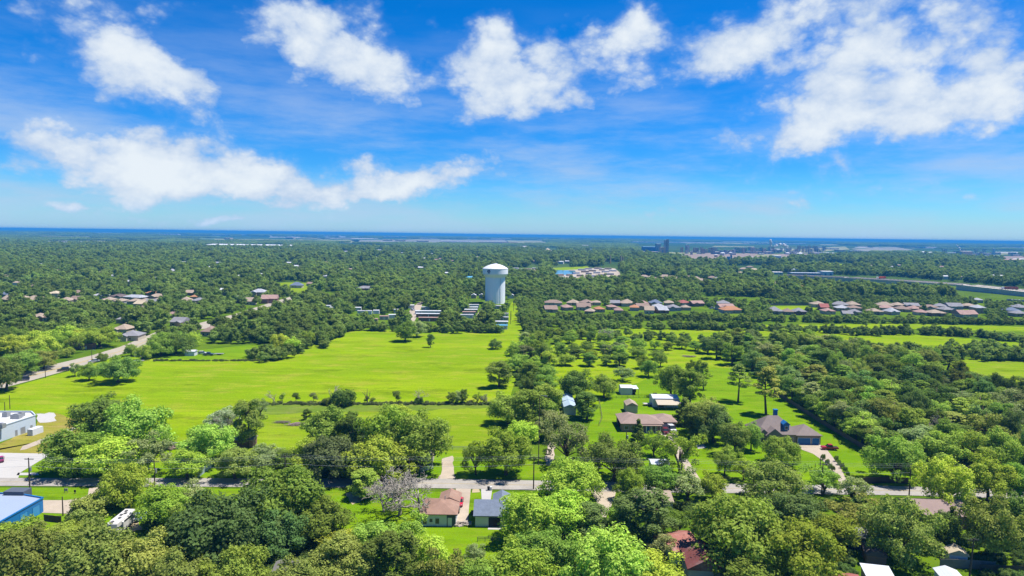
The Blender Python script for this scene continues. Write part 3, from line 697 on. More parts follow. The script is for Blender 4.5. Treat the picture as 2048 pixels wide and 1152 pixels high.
def win(parent, x, y, z, w, h, rz=0.0, frame=None, nm='window', m=None, pane=True):
    """a window or door set just proud of a wall, facing local -y (or turned by rz)"""
    c, s = math.cos(rz), math.sin(rz)
    mb = MB(); o = 0.06; t = 0.09
    for bx, bz, bw, bh in ((0, 0, w, t), (0, h-t, w, t), (-w/2+t/2, t, t, h-2*t), (w/2-t/2, t, t, h-2*t)):
        mb.box(bx, 0, bz, bw, o, bh)
    f = mb.build(nm, frame or M_white, parent, (x, y, z), rz)
    p = MB().box(0, 0.012, t, w-2*t, 0.02, h-2*t).build('pane' if pane else 'panel', m or M_glass, f)
    return f
def house(label, px, yb, wings, wall='cream', roof='brown', rz=0.0, group=None, name='house', cat='house', opens=(), dy=None, roof_m=None, wall_m=None, ov=0.5):
    """wings: (x, y, w, d, h, roofkind, pitch) in metres; y = 0 is the front wall"""
    p = at(px, yb); t = thing(name, label, cat, p, rz, group)
    if 525 < yb < 690:
        q = wings[0][2]/mpp(px, yb)/2 + 1.5; u = (yb - hy(px))/150
        XCLEAR.append([(px-q, yb-6*u), (px+q, yb-6*u), (px+q+1, yb+14*u+2), (px-q-1, yb+14*u+2)])
    wb, rb = MB(), MB()
    for k, (x, y, w, d, h, rk, pt) in enumerate(wings):
        h = h + 0.03*k
        wb.box(x, y + d/2, -0.3, w, d, h + 0.3)
        if rk in ('gx', 'gy'):
            W, D = w/2, d/2; yc = y + d/2
            if rk == 'gx': 
                for sx in (-1, 1): wb.add([(x+sx*(W-.1), yc-D, h), (x+sx*(W-.1), yc+D, h), (x+sx*(W-.1), yc, h + D*pt + .1), (x+sx*(W-.25), yc-D, h), (x+sx*(W-.25), yc+D, h), (x+sx*(W-.25), yc, h + D*pt + .1)], [(0,1,2),(3,5,4),(0,2,5,3),(1,4,5,2)])
            else:
                for sy in (-1, 1): wb.add([(x-W, yc+sy*(D-.1), h), (x+W, yc+sy*(D-.1), h), (x, yc+sy*(D-.1), h + W*pt + .1), (x-W, yc+sy*(D-.25), h), (x+W, yc+sy*(D-.25), h), (x, yc+sy*(D-.25), h + W*pt + .1)], [(0,1,2),(3,5,4),(0,2,5,3),(1,4,5,2)])
        rb.roof(x, y + d/2, w, d, h, rk, pt, ov)
    wb.build('wall', wall_m or wallm(wall), t)
    r = rb.build('roof', roof_m or roofm(roof), t)
    for o in opens: win(t, *o[:5], **(o[5] if len(o) > 5 else {}))
    return t, r
BLUE = mat('blue_paint', (0.015, 0.16, 0.42), 0.5, 0.08, 0.5)
M_sid = mat('white_siding', (0.74, 0.80, 0.82), 0.7, 0.08, 0.5, stripes=('Z', 0.25, 0.12))
M_mroof = mat('pale_metal_roof', (0.72, 0.75, 0.79), 0.45, 0.08, 0.2, metal=0.1, stripes=('X', 0.6, 0.10), dirt=(0.55, 0.55, 0.53))
M_rust = mat('rusty_red_roof', (0.34, 0.115, 0.085), 0.7, 0.4, 0.5, stripes=('X', 0.7, 0.15), dirt=(0.42, 0.33, 0.30))
# --- the two houses in front of the street
hb, r = house('brown hip roofed house with white and dark grey rear wall beside a red car', 877, 1053, [(0, 0, 8.2, 9.0, 3.0, 'hip', 0.36), (1.9, 7.5, 4.4, 5.2, 3.1, 'gy', 0.42)], roof='brown', wall_m=M_sid,
      roof_m=mat('old_brown_shingle', (0.33, 0.20, 0.145), 0.9, 0.35, 0.6, dirt=(0.42, 0.30, 0.23)),
      opens=[(-3.3, -0.03, 0.5, 1.1, 1.6), (-0.3, -0.03, 0.6, 1.1, 1.5), (-1.8, -0.03, 1.0, 0.9, 1.0)])
MB().box(3.05, 0.05, -0.2, 2.14, 0.16, 3.15).build('dark_wall_panel', mat('charcoal_siding', (0.085, 0.10, 0.12), 0.8, 0.1, 0.5, stripes=('Z', .25, .2)), hb)
win(hb, 2.7, -0.05, 0.1, 1.0, 2.1, nm='door', m=M_white, pane=False); win(hb, 4.16, 3.0, 1.0, 1.2, 1.2, rz=math.pi/2)
MB().cyl(1.0, 5.6, 4.0, 5.4, 0.1).build('vent_pipe', M_metal, r)
hg, r = house('blue-grey shingled house with white siding in front of the street', 982, 1054, [(0, 0, 7.6, 8.6, 2.7, 'gx', 0.46), (2.4, 8.0, 3.6, 5.0, 2.75, 'gy', 0.5)], wall_m=M_sid,
      roof_m=mat('slate_blue_shingle', (0.17, 0.205, 0.27), 0.9, 0.4, 1.2), opens=[(-3.83, 4.0, 1.0, 1.2, 1.2, dict(rz=-math.pi/2))])
MB().box(0.9, 0.02, 0.0, 3.0, 0.2, 2.35).build('porch_shade_box', M_dark, hg); MB().box(2.44, -0.18, -0.1, 0.14, 0.14, 2.8).build('porch_post', M_white, hg)  # dark box painted in for the shade inside the porch opening
MB().box(1.0, -0.9, -0.1, 3.4, 1.4, 0.2).build('porch_slab', M_lot, hg)
# --- brick ranch house
hr, r = house('long brown hip roofed brick ranch house with a porch and garage', 1284, 864, [(0, 0, 14.6, 9.5, 2.9, 'hip', 0.42), (9.2, 3.0, 7.4, 9.0, 2.8, 'hip', 0.42), (-3.8, 4.0, 7.0, 8.5, 2.85, 'hip', 0.46)], wall_m=mat('ranch_brick', (0.36, 0.25, 0.19), 0.9, 0.2, 2.0),
      roof_m=mat('taupe_shingle', (0.34, 0.245, 0.205), 0.9, 0.25, 0.7, dirt=(0.28, 0.2, 0.16)),
      opens=[(-5.6, -0.03, 0.8, 1.6, 1.4), (-3.2, -0.03, 0.8, 1.6, 1.4), (-0.4, -0.03, 0.8, 1.8, 1.5), (2.2, -0.03, 0.05, 1.1, 2.2, dict(nm='door', m=BLUE, pane=False)), (4.6, -0.03, 0.8, 1.8, 1.4), (9.2, 2.97, 0.05, 5.0, 2.2, dict(nm='garage_door', m=M_white, pane=False))])
for k in range(6): MB().box(-2.2 + k*1.7, -1.6, -0.1, 0.2, 0.2, 2.75).build('porch_post', M_white, hr)
MB().box(2.1, -0.9, 2.62, 9.6, 1.9, 0.22).build('porch_roof', roofm('brown'), hr); MB().box(2.1, -0.9, -0.1, 9.6, 1.8, 0.18).build('porch_slab', M_lot, hr)
# --- big house with blue garage doors
M_broof = mat('big_roof_shingle', (0.255, 0.205, 0.185), 0.9, 0.25, 0.8, dirt=(0.2, 0.155, 0.14))
hB, r = house('big brick house with steep brown roof and blue garage doors', 1556, 888, [(0, 0, 14.5, 11.0, 3.2, 'hip', 0.85), (-2.0, -1.6, 5.0, 5.0, 3.2, 'gy', 0.8), (10.2, -0.6, 8.0, 8.5, 3.1, 'hip', 0.6), (-5.4, -0.8, 3.4, 4.0, 3.15, 'gy', 0.9)],
      wall_m=mat('grey_brick', (0.33, 0.27, 0.22), 0.9, 0.2, 2.0), roof_m=M_broof,
      opens=[(8.6, -0.64, 0.05, 4.4, 2.4, dict(nm='garage_door', m=BLUE, frame=M_white, pane=False)), (12.5, -0.64, 0.05, 2.6, 2.4, dict(nm='garage_door', m=BLUE, frame=M_white, pane=False)), (-2.0, -1.64, 0.6, 2.2, 1.9), (-5.4, -0.84, 0.6, 1.6, 1.8), (2.4, -0.04, 0.05, 1.2, 2.4, dict(nm='door', m=BLUE, pane=False)), (4.4, -0.04, 0.7, 1.5, 1.6)])
MB().box(3.0, 2.2, 4.0, 1.9, 2.6, 2.4).roof(3.0, 2.2, 1.9, 2.6, 6.4, 'gy', 0.8, 0.25).build('dormer', BLUE, r); win(r, 3.0, 0.86, 4.7, 1.1, 1.3)
MB().box(1.2, 6.6, 6.5, 1.2, 1.2, 3.6).box(1.2, 6.6, 10.1, 1.45, 1.45, 0.25).build('chimney', BLUE, r)
# --- outbuildings of the ranch
hs, r = house('tall beige shed standing on the lawn behind the ranch house', 1264, 827, [(0, 0, 4.4, 7.0, 3.0, 'gy', 0.5)], wall='beige', roof='tan', name='shed', cat='shed', ov=0.15, opens=[(0, -0.03, 0.05, 2.0, 2.2, dict(nm='door', m=wallm('beige'), frame=wallm('cream'), pane=False))])
hw, r = house('white metal barn with an open lean-to beside dark trees', 1331, 815, [(0, 0, 10.4, 7.5, 3.6, 'gx', 0.22)], wall='white', roof='white', roof_m=M_mroof, name='barn', cat='barn', ov=0.2, opens=[(-2.0, -0.03, 0.05, 2.8, 2.8, dict(nm='door', m=M_dark, pane=False))])
MB().roof(0.6, -2.6, 9.6, 4.6, 2.2, 'shed', 0.2, 0.1, 0.12).build('lean_to_roof', mat('tan_metal_roof', (0.55, 0.47, 0.36), 0.6, 0.1, 0.4), hw)
for k in range(4): MB().box(-3.9 + k*3.0, -4.8, -0.2, 0.16, 0.16, 2.5).build('post', M_wood2, hw)
ho, r = house('small white shed with an open bay at its right side', 1253, 790, [(0, 0, 5.0, 6.0, 3.0, 'gx', 0.25)], wall='white', roof_m=M_mroof, name='shed', cat='shed', ov=0.2)
MB().roof(3.9, 3.0, 2.8, 6.0, 2.7, 'shed', 0.05, 0.05, 0.1).build('bay_roof', M_mroof, ho); MB().box(4.0, 5.8, -0.1, 2.6, 0.2, 2.9).box(3.4, 3.0, -0.1, 1.6, 3.0, 1.4).build('bay_back', M_wood, ho)
for k in (0, 1): MB().box(5.2, 0.2 + k*5.4, -0.2, 0.15, 0.15, 2.9).build('post', M_wood2, ho)
hl, r = house('long narrow white metal shed among dark trees beside the tree column', 1140, 830, [(0, 0, 4.6, 8.0, 3.0, 'gy', 0.4), (0, 8.4, 4.4, 8.0, 3.3, 'gy', 0.3), (0.2, 16.8, 4.2, 7.0, 3.4, 'gy', 0.4)], wall='white', roof_m=mat('blue_tin', (0.45, 0.56, 0.66), 0.5, 0.25, 0.3, stripes=('Y', 0.8, 0.2)), name='shed', cat='shed', ov=0.2, opens=[(0, -0.03, 0.05, 1.0, 2.1, dict(nm='door', m=M_white, pane=False))])
# --- commercial buildings at the left
def block(name, label, cat, poly, h, wallmat, roofmat, parapet=0.5, group=None):
    P = [at(*p) for p in poly]; c = sum(P, Vector())/len(P); t = thing(name, label, cat, (c.x, c.y, 0), 0, group)
    if sum(P[i-1].x*P[i].y - P[i].x*P[i-1].y for i in range(len(P))) < 0: P = P[::-1]
    Q = [(p.x-c.x, p.y-c.y) for p in P]; n = len(Q)
    mb = MB(); mb.add([(*q, -0.3) for q in Q] + [(*q, h) for q in Q], [(i, (i+1) % n, n+(i+1) % n, n+i) for i in range(n)]); mb.build('wall', wallmat, t)
    mb = MB(); mb.add([(q[0]*0.995, q[1]*0.995, h-parapet) for q in Q], [tuple(range(n))]); r = mb.build('roof', roofmat, t)
    mb = MB()
    for i in range(n):
        a, b = Vector((*Q[i], 0)), Vector((*Q[(i+1) % n], 0)); d = b-a; m = (a+b)/2; ang = math.atan2(d.y, d.x)
        mb.box(m.x, m.y, h-0.22, d.length+0.2, 0.3, 0.3, ang)
    mb.build('coping', wallmat, t)
    return t, r, Q
wb, r, Q = block('commercial_building', 'large white flat roofed building with rooftop units beside tan grass', 'building', [(72, 859), (-70, 908), (-230, 908), (-190, 851), (64, 851)], 5.2, mat('white_cladding', (0.62, 0.70, 0.78), 0.6, 0.05, 0.2), mat('white_membrane', (0.80, 0.80, 0.79), 0.7, 0.06, 0.1, dirt=(0.68, 0.66, 0.62)))
c = wb.location
for (x, y, w) in ((34, 842, 3.0), (14, 838, 1.8), (44, 838, 1.6), (4, 862, 2.0)):
    p = at(x, y + 22) - c; MB().box(p.x, p.y, 4.7, w, 1.8, 1.5).box(p.x, p.y, 6.2, w*0.5, 0.9, 0.25).build('rooftop_unit', M_metal, r)
e = (at(72, 859) - at(-70, 908)); ang = math.atan2(e.y, e.x); nrm = Vector((math.sin(ang), -math.cos(ang), 0))
for f, w, h in ((0.93, 1.0, 2.1), (0.80, 2.0, 2.4), (0.70, 1.0, 2.1)):
    p = at(-70, 908) + e*f + nrm*0.03 - c; win(wb, p.x, p.y, 0.05, w, h, rz=ang, nm='door', m=M_metal, frame=mat('grey_trim', (0.45, 0.5, 0.55), 0.6, .1), pane=False)
p = at(71, 868) - c; MB().box(p.x, p.y, 0, 4.5, 2.0, 2.2, ang).build('dock_enclosure', wallm('white'), wb)
bb, r, Q = block('metal_building', 'bright blue metal building with pale roof at the left edge', 'building', [(87, 1024), (-45, 1102), (-200, 1102), (-160, 1012), (36, 1015)], 3.7, mat('blue_cladding', (0.012, 0.19, 0.50), 0.5, 0.08, 0.4, stripes=('Y', 0.5, 0.12)), mat('grey_blue_roof', (0.36, 0.43, 0.55), 0.5, 0.06, 0.2, stripes=('X', 0.9, 0.06)), 0.25)
e = (at(87, 1024) - at(-45, 1102)); ang = math.atan2(e.y, e.x); nrm = Vector((math.sin(ang), -math.cos(ang), 0)); c = bb.location
for f in (0.88, 0.68): p = at(-45, 1102) + e*f + nrm*0.03 - c; win(bb, p.x, p.y, 0.05, 2.6, 2.6, rz=ang, nm='roller_door', m=mat('pale_blue_door', (0.05, 0.3, 0.62), .5, .05), frame=BLUE, pane=False)
p = at(28, 1018) - c; MB().box(p.x, p.y+1.5, 0, 5, 3, 4.4).build('lean_to', mat('dark_blue_grey', (0.10, 0.12, 0.16), .7, .2), bb)
# --- roofs between the trees at the lower right
def plain(label, px, yb, wpx, d, h, rk, pt, roof, wall, rz=0, name='shed', cat='shed', rm=None, wm=None, opens=(), group=None, ov=0.3):
    return house(label, px, yb, [(0, 0, wpx*mpp(px, yb), d, h, rk, pt)], wall=wall, roof=roof, rz=rz, name=name, cat=cat, roof_m=rm, wall_m=wm, opens=opens, group=group, ov=ov)
plain('large brown shingled roof house half hidden by trees near the right edge', 1898, 1058, 98, 11, 3.0, 'gx', 0.35, 'brown', 'brick', 0.02, 'house', 'house', mat('mauve_shingle', (0.32, 0.23, 0.20), 0.9, 0.25, 0.8), opens=[(-2, -.03, .8, 1.6, 1.3), (2, -.03, .8, 1.6, 1.3)])
plain('dark grey roofed shed standing between trees, a metal roof below it', 1724, 1100, 34, 5, 2.6, 'gx', 0.5, 'grey', 'slate', 0.0, opens=[(0, -.03, .1, 1.0, 2.0, dict(nm='door', pane=False, m=M_wood))])
plain('pale metal roofed shed at the bottom edge below the grey shed', 1768, 1206, 50, 7, 3.4, 'shed', 0.08, 'white', 'tan', -0.22, rm=M_mroof)
plain('pale metal gable roofed shed at the bottom edge near the leaning pole', 1914, 1200, 40, 6, 3.0, 'gy', 0.35, 'white', 'white', -0.2, rm=M_mroof)
plain('small white shed with an orange edged roof behind the wooden fence', 1916, 1132, 32, 3.2, 2.4, 'gy', 0.5, 'cream', 'white', -0.3)
plain('red metal roofed house under the huge spreading oak', 1374, 1126, 66, 8, 3.0, 'gx', 0.4, 'red', 'paleblue', 0.45, 'house', 'house', M_rust, opens=[(-1, -.03, .8, 1.2, 1.2)])
plain('grey walled barn with rusty dark red roof at the bottom edge', 1414, 1176, 74, 9, 3.6, 'gy', 0.55, 'red', 'grey', -0.1, 'barn', 'barn', mat('old_red_tin', (0.20, 0.06, 0.05), 0.75, 0.5, 0.6, dirt=(0.35, 0.28, 0.27)))
plain('dull red roofed shed at the bottom edge left of the metal roofs', 1706, 1206, 44, 5, 3.0, 'gx', 0.4, 'red', 'brick', 0.1)
plain('dark brown gabled shed beneath the grey roofed shed', 1752, 1132, 36, 5, 2.2, 'gy', 0.5, 'dark', 'brick', -0.3)
plain('tan roofed house hidden behind the dark bluish tree by the drive', 1308, 1026, 74, 8, 2.8, 'gx', 0.32, 'tan', 'cream', 0.0, 'house', 'house')
plain('dark weathered roof of a low shed among trees at the bottom left', 574, 1172, 56, 5, 2.6, 'gx', 0.35, 'dark', 'grey', -0.03, rm=mat('mossy_roof', (0.17, 0.16, 0.15), 0.95, 0.5, 0.8, dirt=(0.3, 0.28, 0.25)))
plain('small silver metal carport on the lawn beside the ranch drive', 1321, 944, 34, 4.5, 2.2, 'gx', 0.2, 'palegrey', 'grey', 0.0, 'carport', 'carport', M_mroof)
plain('pale roofed shelter behind the crossarm pole', 572, 938, 26, 5, 2.2, 'hip', 0.3, 'cream', 'grey', 0.0)
plain('old camper trailer under trees in the paddock clump', 724, 876, 34, 3.0, 2.5, 'gx', 0.2, 'white', 'beige', 0.2, 'camper_trailer', 'trailer')
plain('tan roofed shelter under the tree beside the lane', 845, 930, 38, 6, 2.6, 'hip', 0.35, 'tan', 'cream', 0.0)
plain('low tan roof beside the blue-grey yard fence', 480, 896, 50, 5, 2.4, 'gx', 0.25, 'tan', 'brick', 0.1)
# --- row houses
def rows(place, data, group, seed, d=(10, 13), hh=(2.7, 3.3), pitch=(0.38, 0.52)):
    rg = random.Random(seed); proto = {}
    for rname, items in data:
        items = sorted(items)
        for i, it in enumerate(items):
            x, y, w, rc = it[:4]; h = it[4] if len(it) > 4 else None; s = mpp(x, y); W = w*s
            D = rg.uniform(*d); H1 = h or rg.uniform(*hh); pt = rg.uniform(*pitch)
            wings = [(0, 0, W, D, H1, 'gx' if rg.random() < .22 else 'hip', pt*rg.uniform(.85, 1.25))]
            if W > 9: wings.append((rg.choice((-1, 1))*W*0.25, -2.2, W*0.42, D*0.6, H1*0.98, rg.choice(('hip', 'gy')), pt))
            wl = rg.choice(('cream', 'brick', 'tan', 'grey', 'beige', 'tan'))
            ops = [(-W*0.25, -0.03, 0.8, 1.6, 1.3), (W*0.08, -0.03, 0.8, 1.4, 1.3)] if w >= 18 else ()
            house('%s roofed house, %s in the %s' % (RWORD[rc], ordl(i, len(items)), rname + ' ' + place), x, y, wings, wall=wl, roof=rc, rz=rg.uniform(-0.25, 0.25), group=group, opens=ops)
rows('of right-hand estate', [
 ('back row', [(1107, 612, 34, 'brown'), (1144, 611, 22, 'tan'), (1171, 612, 25, 'brown'), (1194, 611, 15, 'tan'), (1229, 612, 20, 'grey'), (1256, 613, 27, 'tan'), (1290, 612, 15, 'pink'), (1313, 612, 24, 'blue'), (1338, 612, 18, 'tan'), (1371, 612, 22, 'red'), (1397, 613, 25, 'pink'), (1447, 613, 24, 'grey'), (1640, 615, 26, 'tan'), (1682, 615, 29, 'grey'), (1710, 616, 22, 'tan'), (1771, 617, 30, 'tan'), (1801, 617, 21, 'tan'), (1825, 618, 26, 'grey'), (1883, 618, 24, 'grey'), (1912, 619, 28, 'grey'), (1941, 618, 26, 'tan'), (1959, 606, 13, 'palegrey'), (2046, 621, 24, 'grey')]),
 ('middle row', [(1137, 621, 20, 'pink'), (1168, 621, 27, 'brown'), (1227, 620, 18, 'pink'), (1269, 622, 17, 'orange'), (1287, 620, 25, 'brown'), (1318, 620, 22, 'palegrey'), (1350, 622, 26, 'grey'), (1374, 621, 16, 'tan'), (1455, 621, 32, 'pink'), (1650, 621, 16, 'red'), (1687, 623, 25, 'palegrey'), (1712, 622, 24, 'brown'), (1774, 622, 27, 'pink'), (1808, 624, 23, 'brown'), (1834, 624, 20, 'pink'), (1864, 622, 30, 'brown'), (1899, 626, 24, 'grey'), (1960, 627, 21, 'palegrey', 5.5), (2028, 627, 25, 'blue')]),
 ('front row', [(1103, 625, 25, 'brown'), (1178, 629, 18, 'tan'), (1201, 625, 18, 'orange'), (1238, 628, 16, 'pink'), (1299, 628, 18, 'tan'), (1327, 627, 21, 'palegrey'), (1465, 627, 40, 'orange'), (1553, 629, 26, 'grey'), (1578, 630, 18, 'brown'), (1601, 630, 24, 'grey'), (1660, 629, 22, 'pink'), (1696, 634, 18, 'grey'), (1713, 631, 20, 'grey'), (1755, 630, 22, 'tan'), (1790, 630, 22, 'palegrey'), (1846, 631, 22, 'pink'), (1877, 633, 30, 'tan'), (1938, 635, 38, 'pink'), (2044, 634, 26, 'grey')])], 'houses of the estate behind the pastures', 21)
rows('of far estate', [
 ('left cluster', [(1232, 556, 15, 'tan'), (1243, 560, 24, 'grey'), (1289, 557, 20, 'tan'), (1303, 559, 13, 'tan'), (1310, 562, 18, 'brown'), (1327, 557, 16, 'tan'), (1322, 563, 20, 'pink'), (1343, 557, 15, 'brown'), (1345, 562, 22, 'tan')]),
 ('right cluster', [(1378, 558, 16, 'brown'), (1391, 561, 20, 'tan'), (1403, 564, 18, 'tan'), (1412, 567, 18, 'tan'), (1425, 559, 16, 'brown'), (1434, 561, 16, 'grey'), (1447, 549, 22, 'grey'), (1463, 556, 14, 'grey'), (1488, 541, 16, 'tan'), (1500, 537, 14, 'brown'), (1508, 543, 18, 'cream'), (1480, 549, 16, 'tan'), (1527, 563, 14, 'brown'), (1545, 571, 12, 'tan'), (1604, 577, 12, 'orange')])], 'houses of the far estate', 22)
rows('of left neighbourhood', [
 ('back row', [(11, 596, 16, 'blue'), (105, 597, 20, 'cream', 5), (151, 592, 16, 'brown'), (195, 598, 24, 'palegrey'), (231, 599, 30, 'dark'), (265, 600, 46, 'palegrey'), (298, 592, 18, 'orange'), (312, 600, 30, 'tan'), (358, 588, 10, 'tan'), (381, 591, 18, 'tan'), (386, 600, 12, 'orange'), (172, 566, 14, 'cream'), (198, 550, 13, 'pink'), (166, 556, 16, 'tan'), (15, 558, 22, 'tan'), (343, 546, 14, 'palegrey')]),
 ('front row', [(12, 605, 24, 'tan'), (41, 604, 15, 'tan'), (67, 606, 36, 'tan'), (128, 608, 24, 'tan'), (148, 606, 20, 'brown'), (212, 606, 20, 'tan'), (237, 608, 20, 'tan'), (268, 609, 26, 'tan'), (287, 609, 22, 'tan'), (300, 612, 18, 'grey'), (311, 608, 18, 'tan'), (275, 615, 18, 'cream'), (370, 608, 20, 'tan'), (394, 608, 22, 'grey')]),
 ('street by the avenue', [(344, 636, 18, 'pink'), (352, 653, 26, 'grey'), (413, 673, 26, 'brown'), (241, 647, 16, 'grey'), (239, 668, 28, 'tan'), (257, 682, 36, 'grey'), (474, 606, 18, 'grey'), (500, 610, 18, 'tan'), (515, 594, 30, 'palegrey', 5), (538, 607, 30, 'pink', 4.5), (592, 576, 24, 'blue'), (621, 572, 18, 'brown'), (730, 582, 36, 'grey'), (75, 642, 26, 'tan'), (95, 643, 18, 'brown')])], 'houses of the left neighbourhood', 23)
plain('long brown mobile home across the avenue behind the yellow-green tree', 48, 700, 34, 5, 2.9, 'gx', 0.15, 'cream', 'brick', 0.05, 'mobile_home', 'mobile home', opens=[(-3, -.03, .9, 1.2, 1.0), (0, -.03, .9, 1.2, 1.0), (3, -.03, .1, .9, 2.0, dict(nm='door', pane=False, m=M_white))])
plain('long brown mobile home across the avenue with white windows', 165, 699, 36, 5, 2.9, 'gx', 0.15, 'pink', 'brick', 0.05, 'mobile_home', 'mobile home', opens=[(-4, -.03, .9, 1.2, 1.0), (-1, -.03, .9, 1.2, 1.0), (2, -.03, .1, .9, 2.0, dict(nm='door', pane=False, m=M_white))])
plain('small white shed at the corner of the pasture', 379, 712, 19, 4, 2.4, 'gx', 0.3, 'white', 'white', 0.0, opens=[(0, -.03, .1, 1.2, 1.9, dict(nm='door', pane=False, m=M_white))])
plain('small pale tin shed where the avenue meets the pasture', 274, 714, 12, 3, 2.2, 'gx', 0.3, 'palegrey', 'white', 0.0)
plain('bright blue roofed building left of the water tower', 940, 561, 24, 14, 4.5, 'gx', 0.2, 'sky', 'white', 0.1, 'building', 'building')
for lb, x, y, w, rc, wl in (('white roofed shed, left one beside the water tower', 947, 597, 10, 'white', 'tan'), ('white roofed shed against the water tower foot', 963, 597, 10, 'white', 'grey'), ('white roofed shed right of the water tower', 1021, 597, 13, 'white', 'white')):
    plain(lb, x, y, w, 6, 3.4, 'gy', 0.5, rc, wl)
# --- mobile home park and trailers
def mobile(label, px, yb, wpx, rc, wl, rz, group, d=4.6, h=2.9):
    W = wpx*mpp(px, yb)
    return house(label, px, yb, [(0, 0, W, d, h, 'gx', 0.16)], wall=wl, roof=rc, rz=rz, group=group, name='mobile_home', cat='mobile home', ov=0.12, opens=[(-W*.3, -.03, 1, 1, .9), (W*.02, -.03, .2, .9, 2, dict(nm='door', pane=False, m=M_white)), (W*.3, -.03, 1, 1, .9)] if wpx > 15 else ())
def park(place, items, group):
    items = sorted(items)
    for i, (x, y, w, rc, wl, rz) in enumerate(items):
        mobile('%s roofed mobile home, %s in the %s' % (RWORD[rc], ordl(i, len(items)), place), x, y, w, rc, wl, rz, group)
park('park behind the far pasture', [(714, 622, 16, 'white', 'white', .1), (729, 629, 28, 'palegrey', 'paleblue', .1), (746, 646, 18, 'pink', 'tan', .1), (768, 640, 18, 'pink', 'cream', .1), (752, 628, 12, 'white', 'white', 0), (785, 637, 15, 'white', 'white', .2), (798, 626, 20, 'palegrey', 'grey', .3), (770, 607, 10, 'sky', 'paleblue', 0), (823, 617, 12, 'white', 'white', .3), (851, 621, 16, 'palegrey', 'grey', .1), (856, 629, 52, 'white', 'white', .04), (856, 635, 48, 'white', 'brick', .04), (858, 643, 42, 'pink', 'brick', .04), (838, 656, 16, 'white', 'paleblue', 0), (652, 618, 16, 'white', 'white', 0), (666, 622, 14, 'white', 'grey', 0)], 'mobile homes behind the far pasture')
park('rows by the water tower', [(948, 616, 20, 'palegrey', 'white', .1), (944, 621, 24, 'white', 'white', .1), (942, 626, 26, 'white', 'tan', .1), (938, 631, 26, 'pink', 'grey', .1), (934, 637, 26, 'palegrey', 'white', .1), (992, 618, 20, 'palegrey', 'grey', 0), (1007, 634, 20, 'grey', 'white', 0), (1006, 642, 22, 'palegrey', 'grey', 0), (1003, 651, 26, 'white', 'white', 0), (1003, 659, 24, 'sky', 'white', 0)], 'mobile homes by the water tower')
L1 = [(1122, 552), (1124, 557), (1128, 562), (1140, 552), (1146, 557), (1150, 562), (1153, 548), (1160, 553), (1166, 559), (1164, 541), (1171, 545), (1178, 549), (1184, 554), (1190, 560), (1177, 539), (1185, 543), (1194, 547), (1203, 552), (1211, 558), (1204, 541), (1212, 545), (1221, 550), (1196, 538), (1216, 539), (1226, 543)]
rg = random.Random(5)
park('gravel park by the lagoon', [(x, y, rg.uniform(11, 15), rg.choice(('white', 'palegrey', 'tan', 'palegrey', 'grey')), rg.choice(('white', 'grey', 'tan')), rg.uniform(-.1, .5)) for x, y in L1], 'mobile homes by the lagoon')
park('park right behind the water tower', [(1024, 543, 13, 'palegrey', 'grey', .2), (1032, 539, 12, 'white', 'white', .2), (1036, 546, 14, 'tan', 'tan', .2), (1043, 541, 13, 'palegrey', 'grey', .2), (1049, 546, 13, 'white', 'white', .2), (1056, 540, 13, 'tan', 'cream', .2), (1064, 544, 14, 'palegrey', 'white', .2), (1071, 539, 13, 'white', 'grey', .2)], 'mobile homes behind the water tower')
# small pale roofs glimpsed far away in the woods
rg = random.Random(9)
far_roofs = [(693, 506), (725, 507), (752, 505), (757, 503), (802, 509), (834, 507), (866, 511), (748, 519), (833, 520), (854, 521), (872, 524), (882, 522), (841, 541), (906, 526), (957, 518), (940, 518), (590, 538), (600, 541), (605, 511), (577, 531), (650, 560), (916, 553), (890, 553), (1068, 527), (1100, 527), (1120, 528), (1136, 527), (1178, 507), (1800, 535), (1741, 536), (1783, 538), (1826, 535), (1884, 538), (1920, 560), (2005, 558), (1985, 557), (1891, 559), (130, 487), (160, 486), (95, 485), (420, 541), (435, 531), (30, 575), (62, 583), (140, 578), (255, 572), (225, 560), (310, 565), (415, 575), (445, 590), (285, 552), (120, 548), (80, 535), (240, 530), (365, 530), (480, 560), (520, 556), (700, 545), (775, 560), (650, 530), (720, 530), (560, 520)]
far_roofs.sort()
for i, (x, y) in enumerate(far_roofs):
    plain('%s roof far off in the woods, %s' % (rg.choice(('small pale', 'small low')), ordl(i, len(far_roofs))), x, y, rg.uniform(7, 13), 10, 5.5, 'gx', 0.3, rg.choice(('white', 'palegrey', 'tan', 'pink', 'white')), rg.choice(('white', 'cream', 'tan')), rg.uniform(-.3, .3), 'house', 'house', group='roofs far off in the woods')
    XCLEAR.append([(x-8, y-2.5), (x+8, y-2.5), (x+9, y+7), (x-9, y+7)])
# --- water tower
tw = at(990, 606); s = mpp(990, 606)
t = thing('water_tower', 'tall white water tower with fluted shaft and round domed tank', 'water tower', tw)
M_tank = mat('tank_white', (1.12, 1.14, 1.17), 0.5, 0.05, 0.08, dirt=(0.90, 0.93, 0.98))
R1, R2 = 20.0*s, 25.2*s
MB().lathe([(R1*1.01, -0.5), (R1, 0.5), (R1*0.985, 51*s), (R1*0.99, 52*s)], 72, flute=0.1, fl_from=0, fl_to=3).build('shaft', M_tank, t)
tk = MB().lathe([(R1*0.98, 51.5*s), (R1*1.06, 53.5*s), (R2*0.98, 57.6*s), (R2, 59*s), (R2, 68.3*s), (R2*1.012, 68.8*s), (R2*1.012, 69.4*s)], 72).build('tank', M_tank, t, smooth=False)
rf = MB().lathe([(R2*1.0, 69.4*s), (R2*0.9, 71.2*s), (R2*0.70, 74*s), (R2*0.42, 76.8*s), (R2*0.16, 78.2*s), (R2*0.15, 79.3*s), (R2*0.02, 79.6*s)], 48).build('roof', M_white, t)
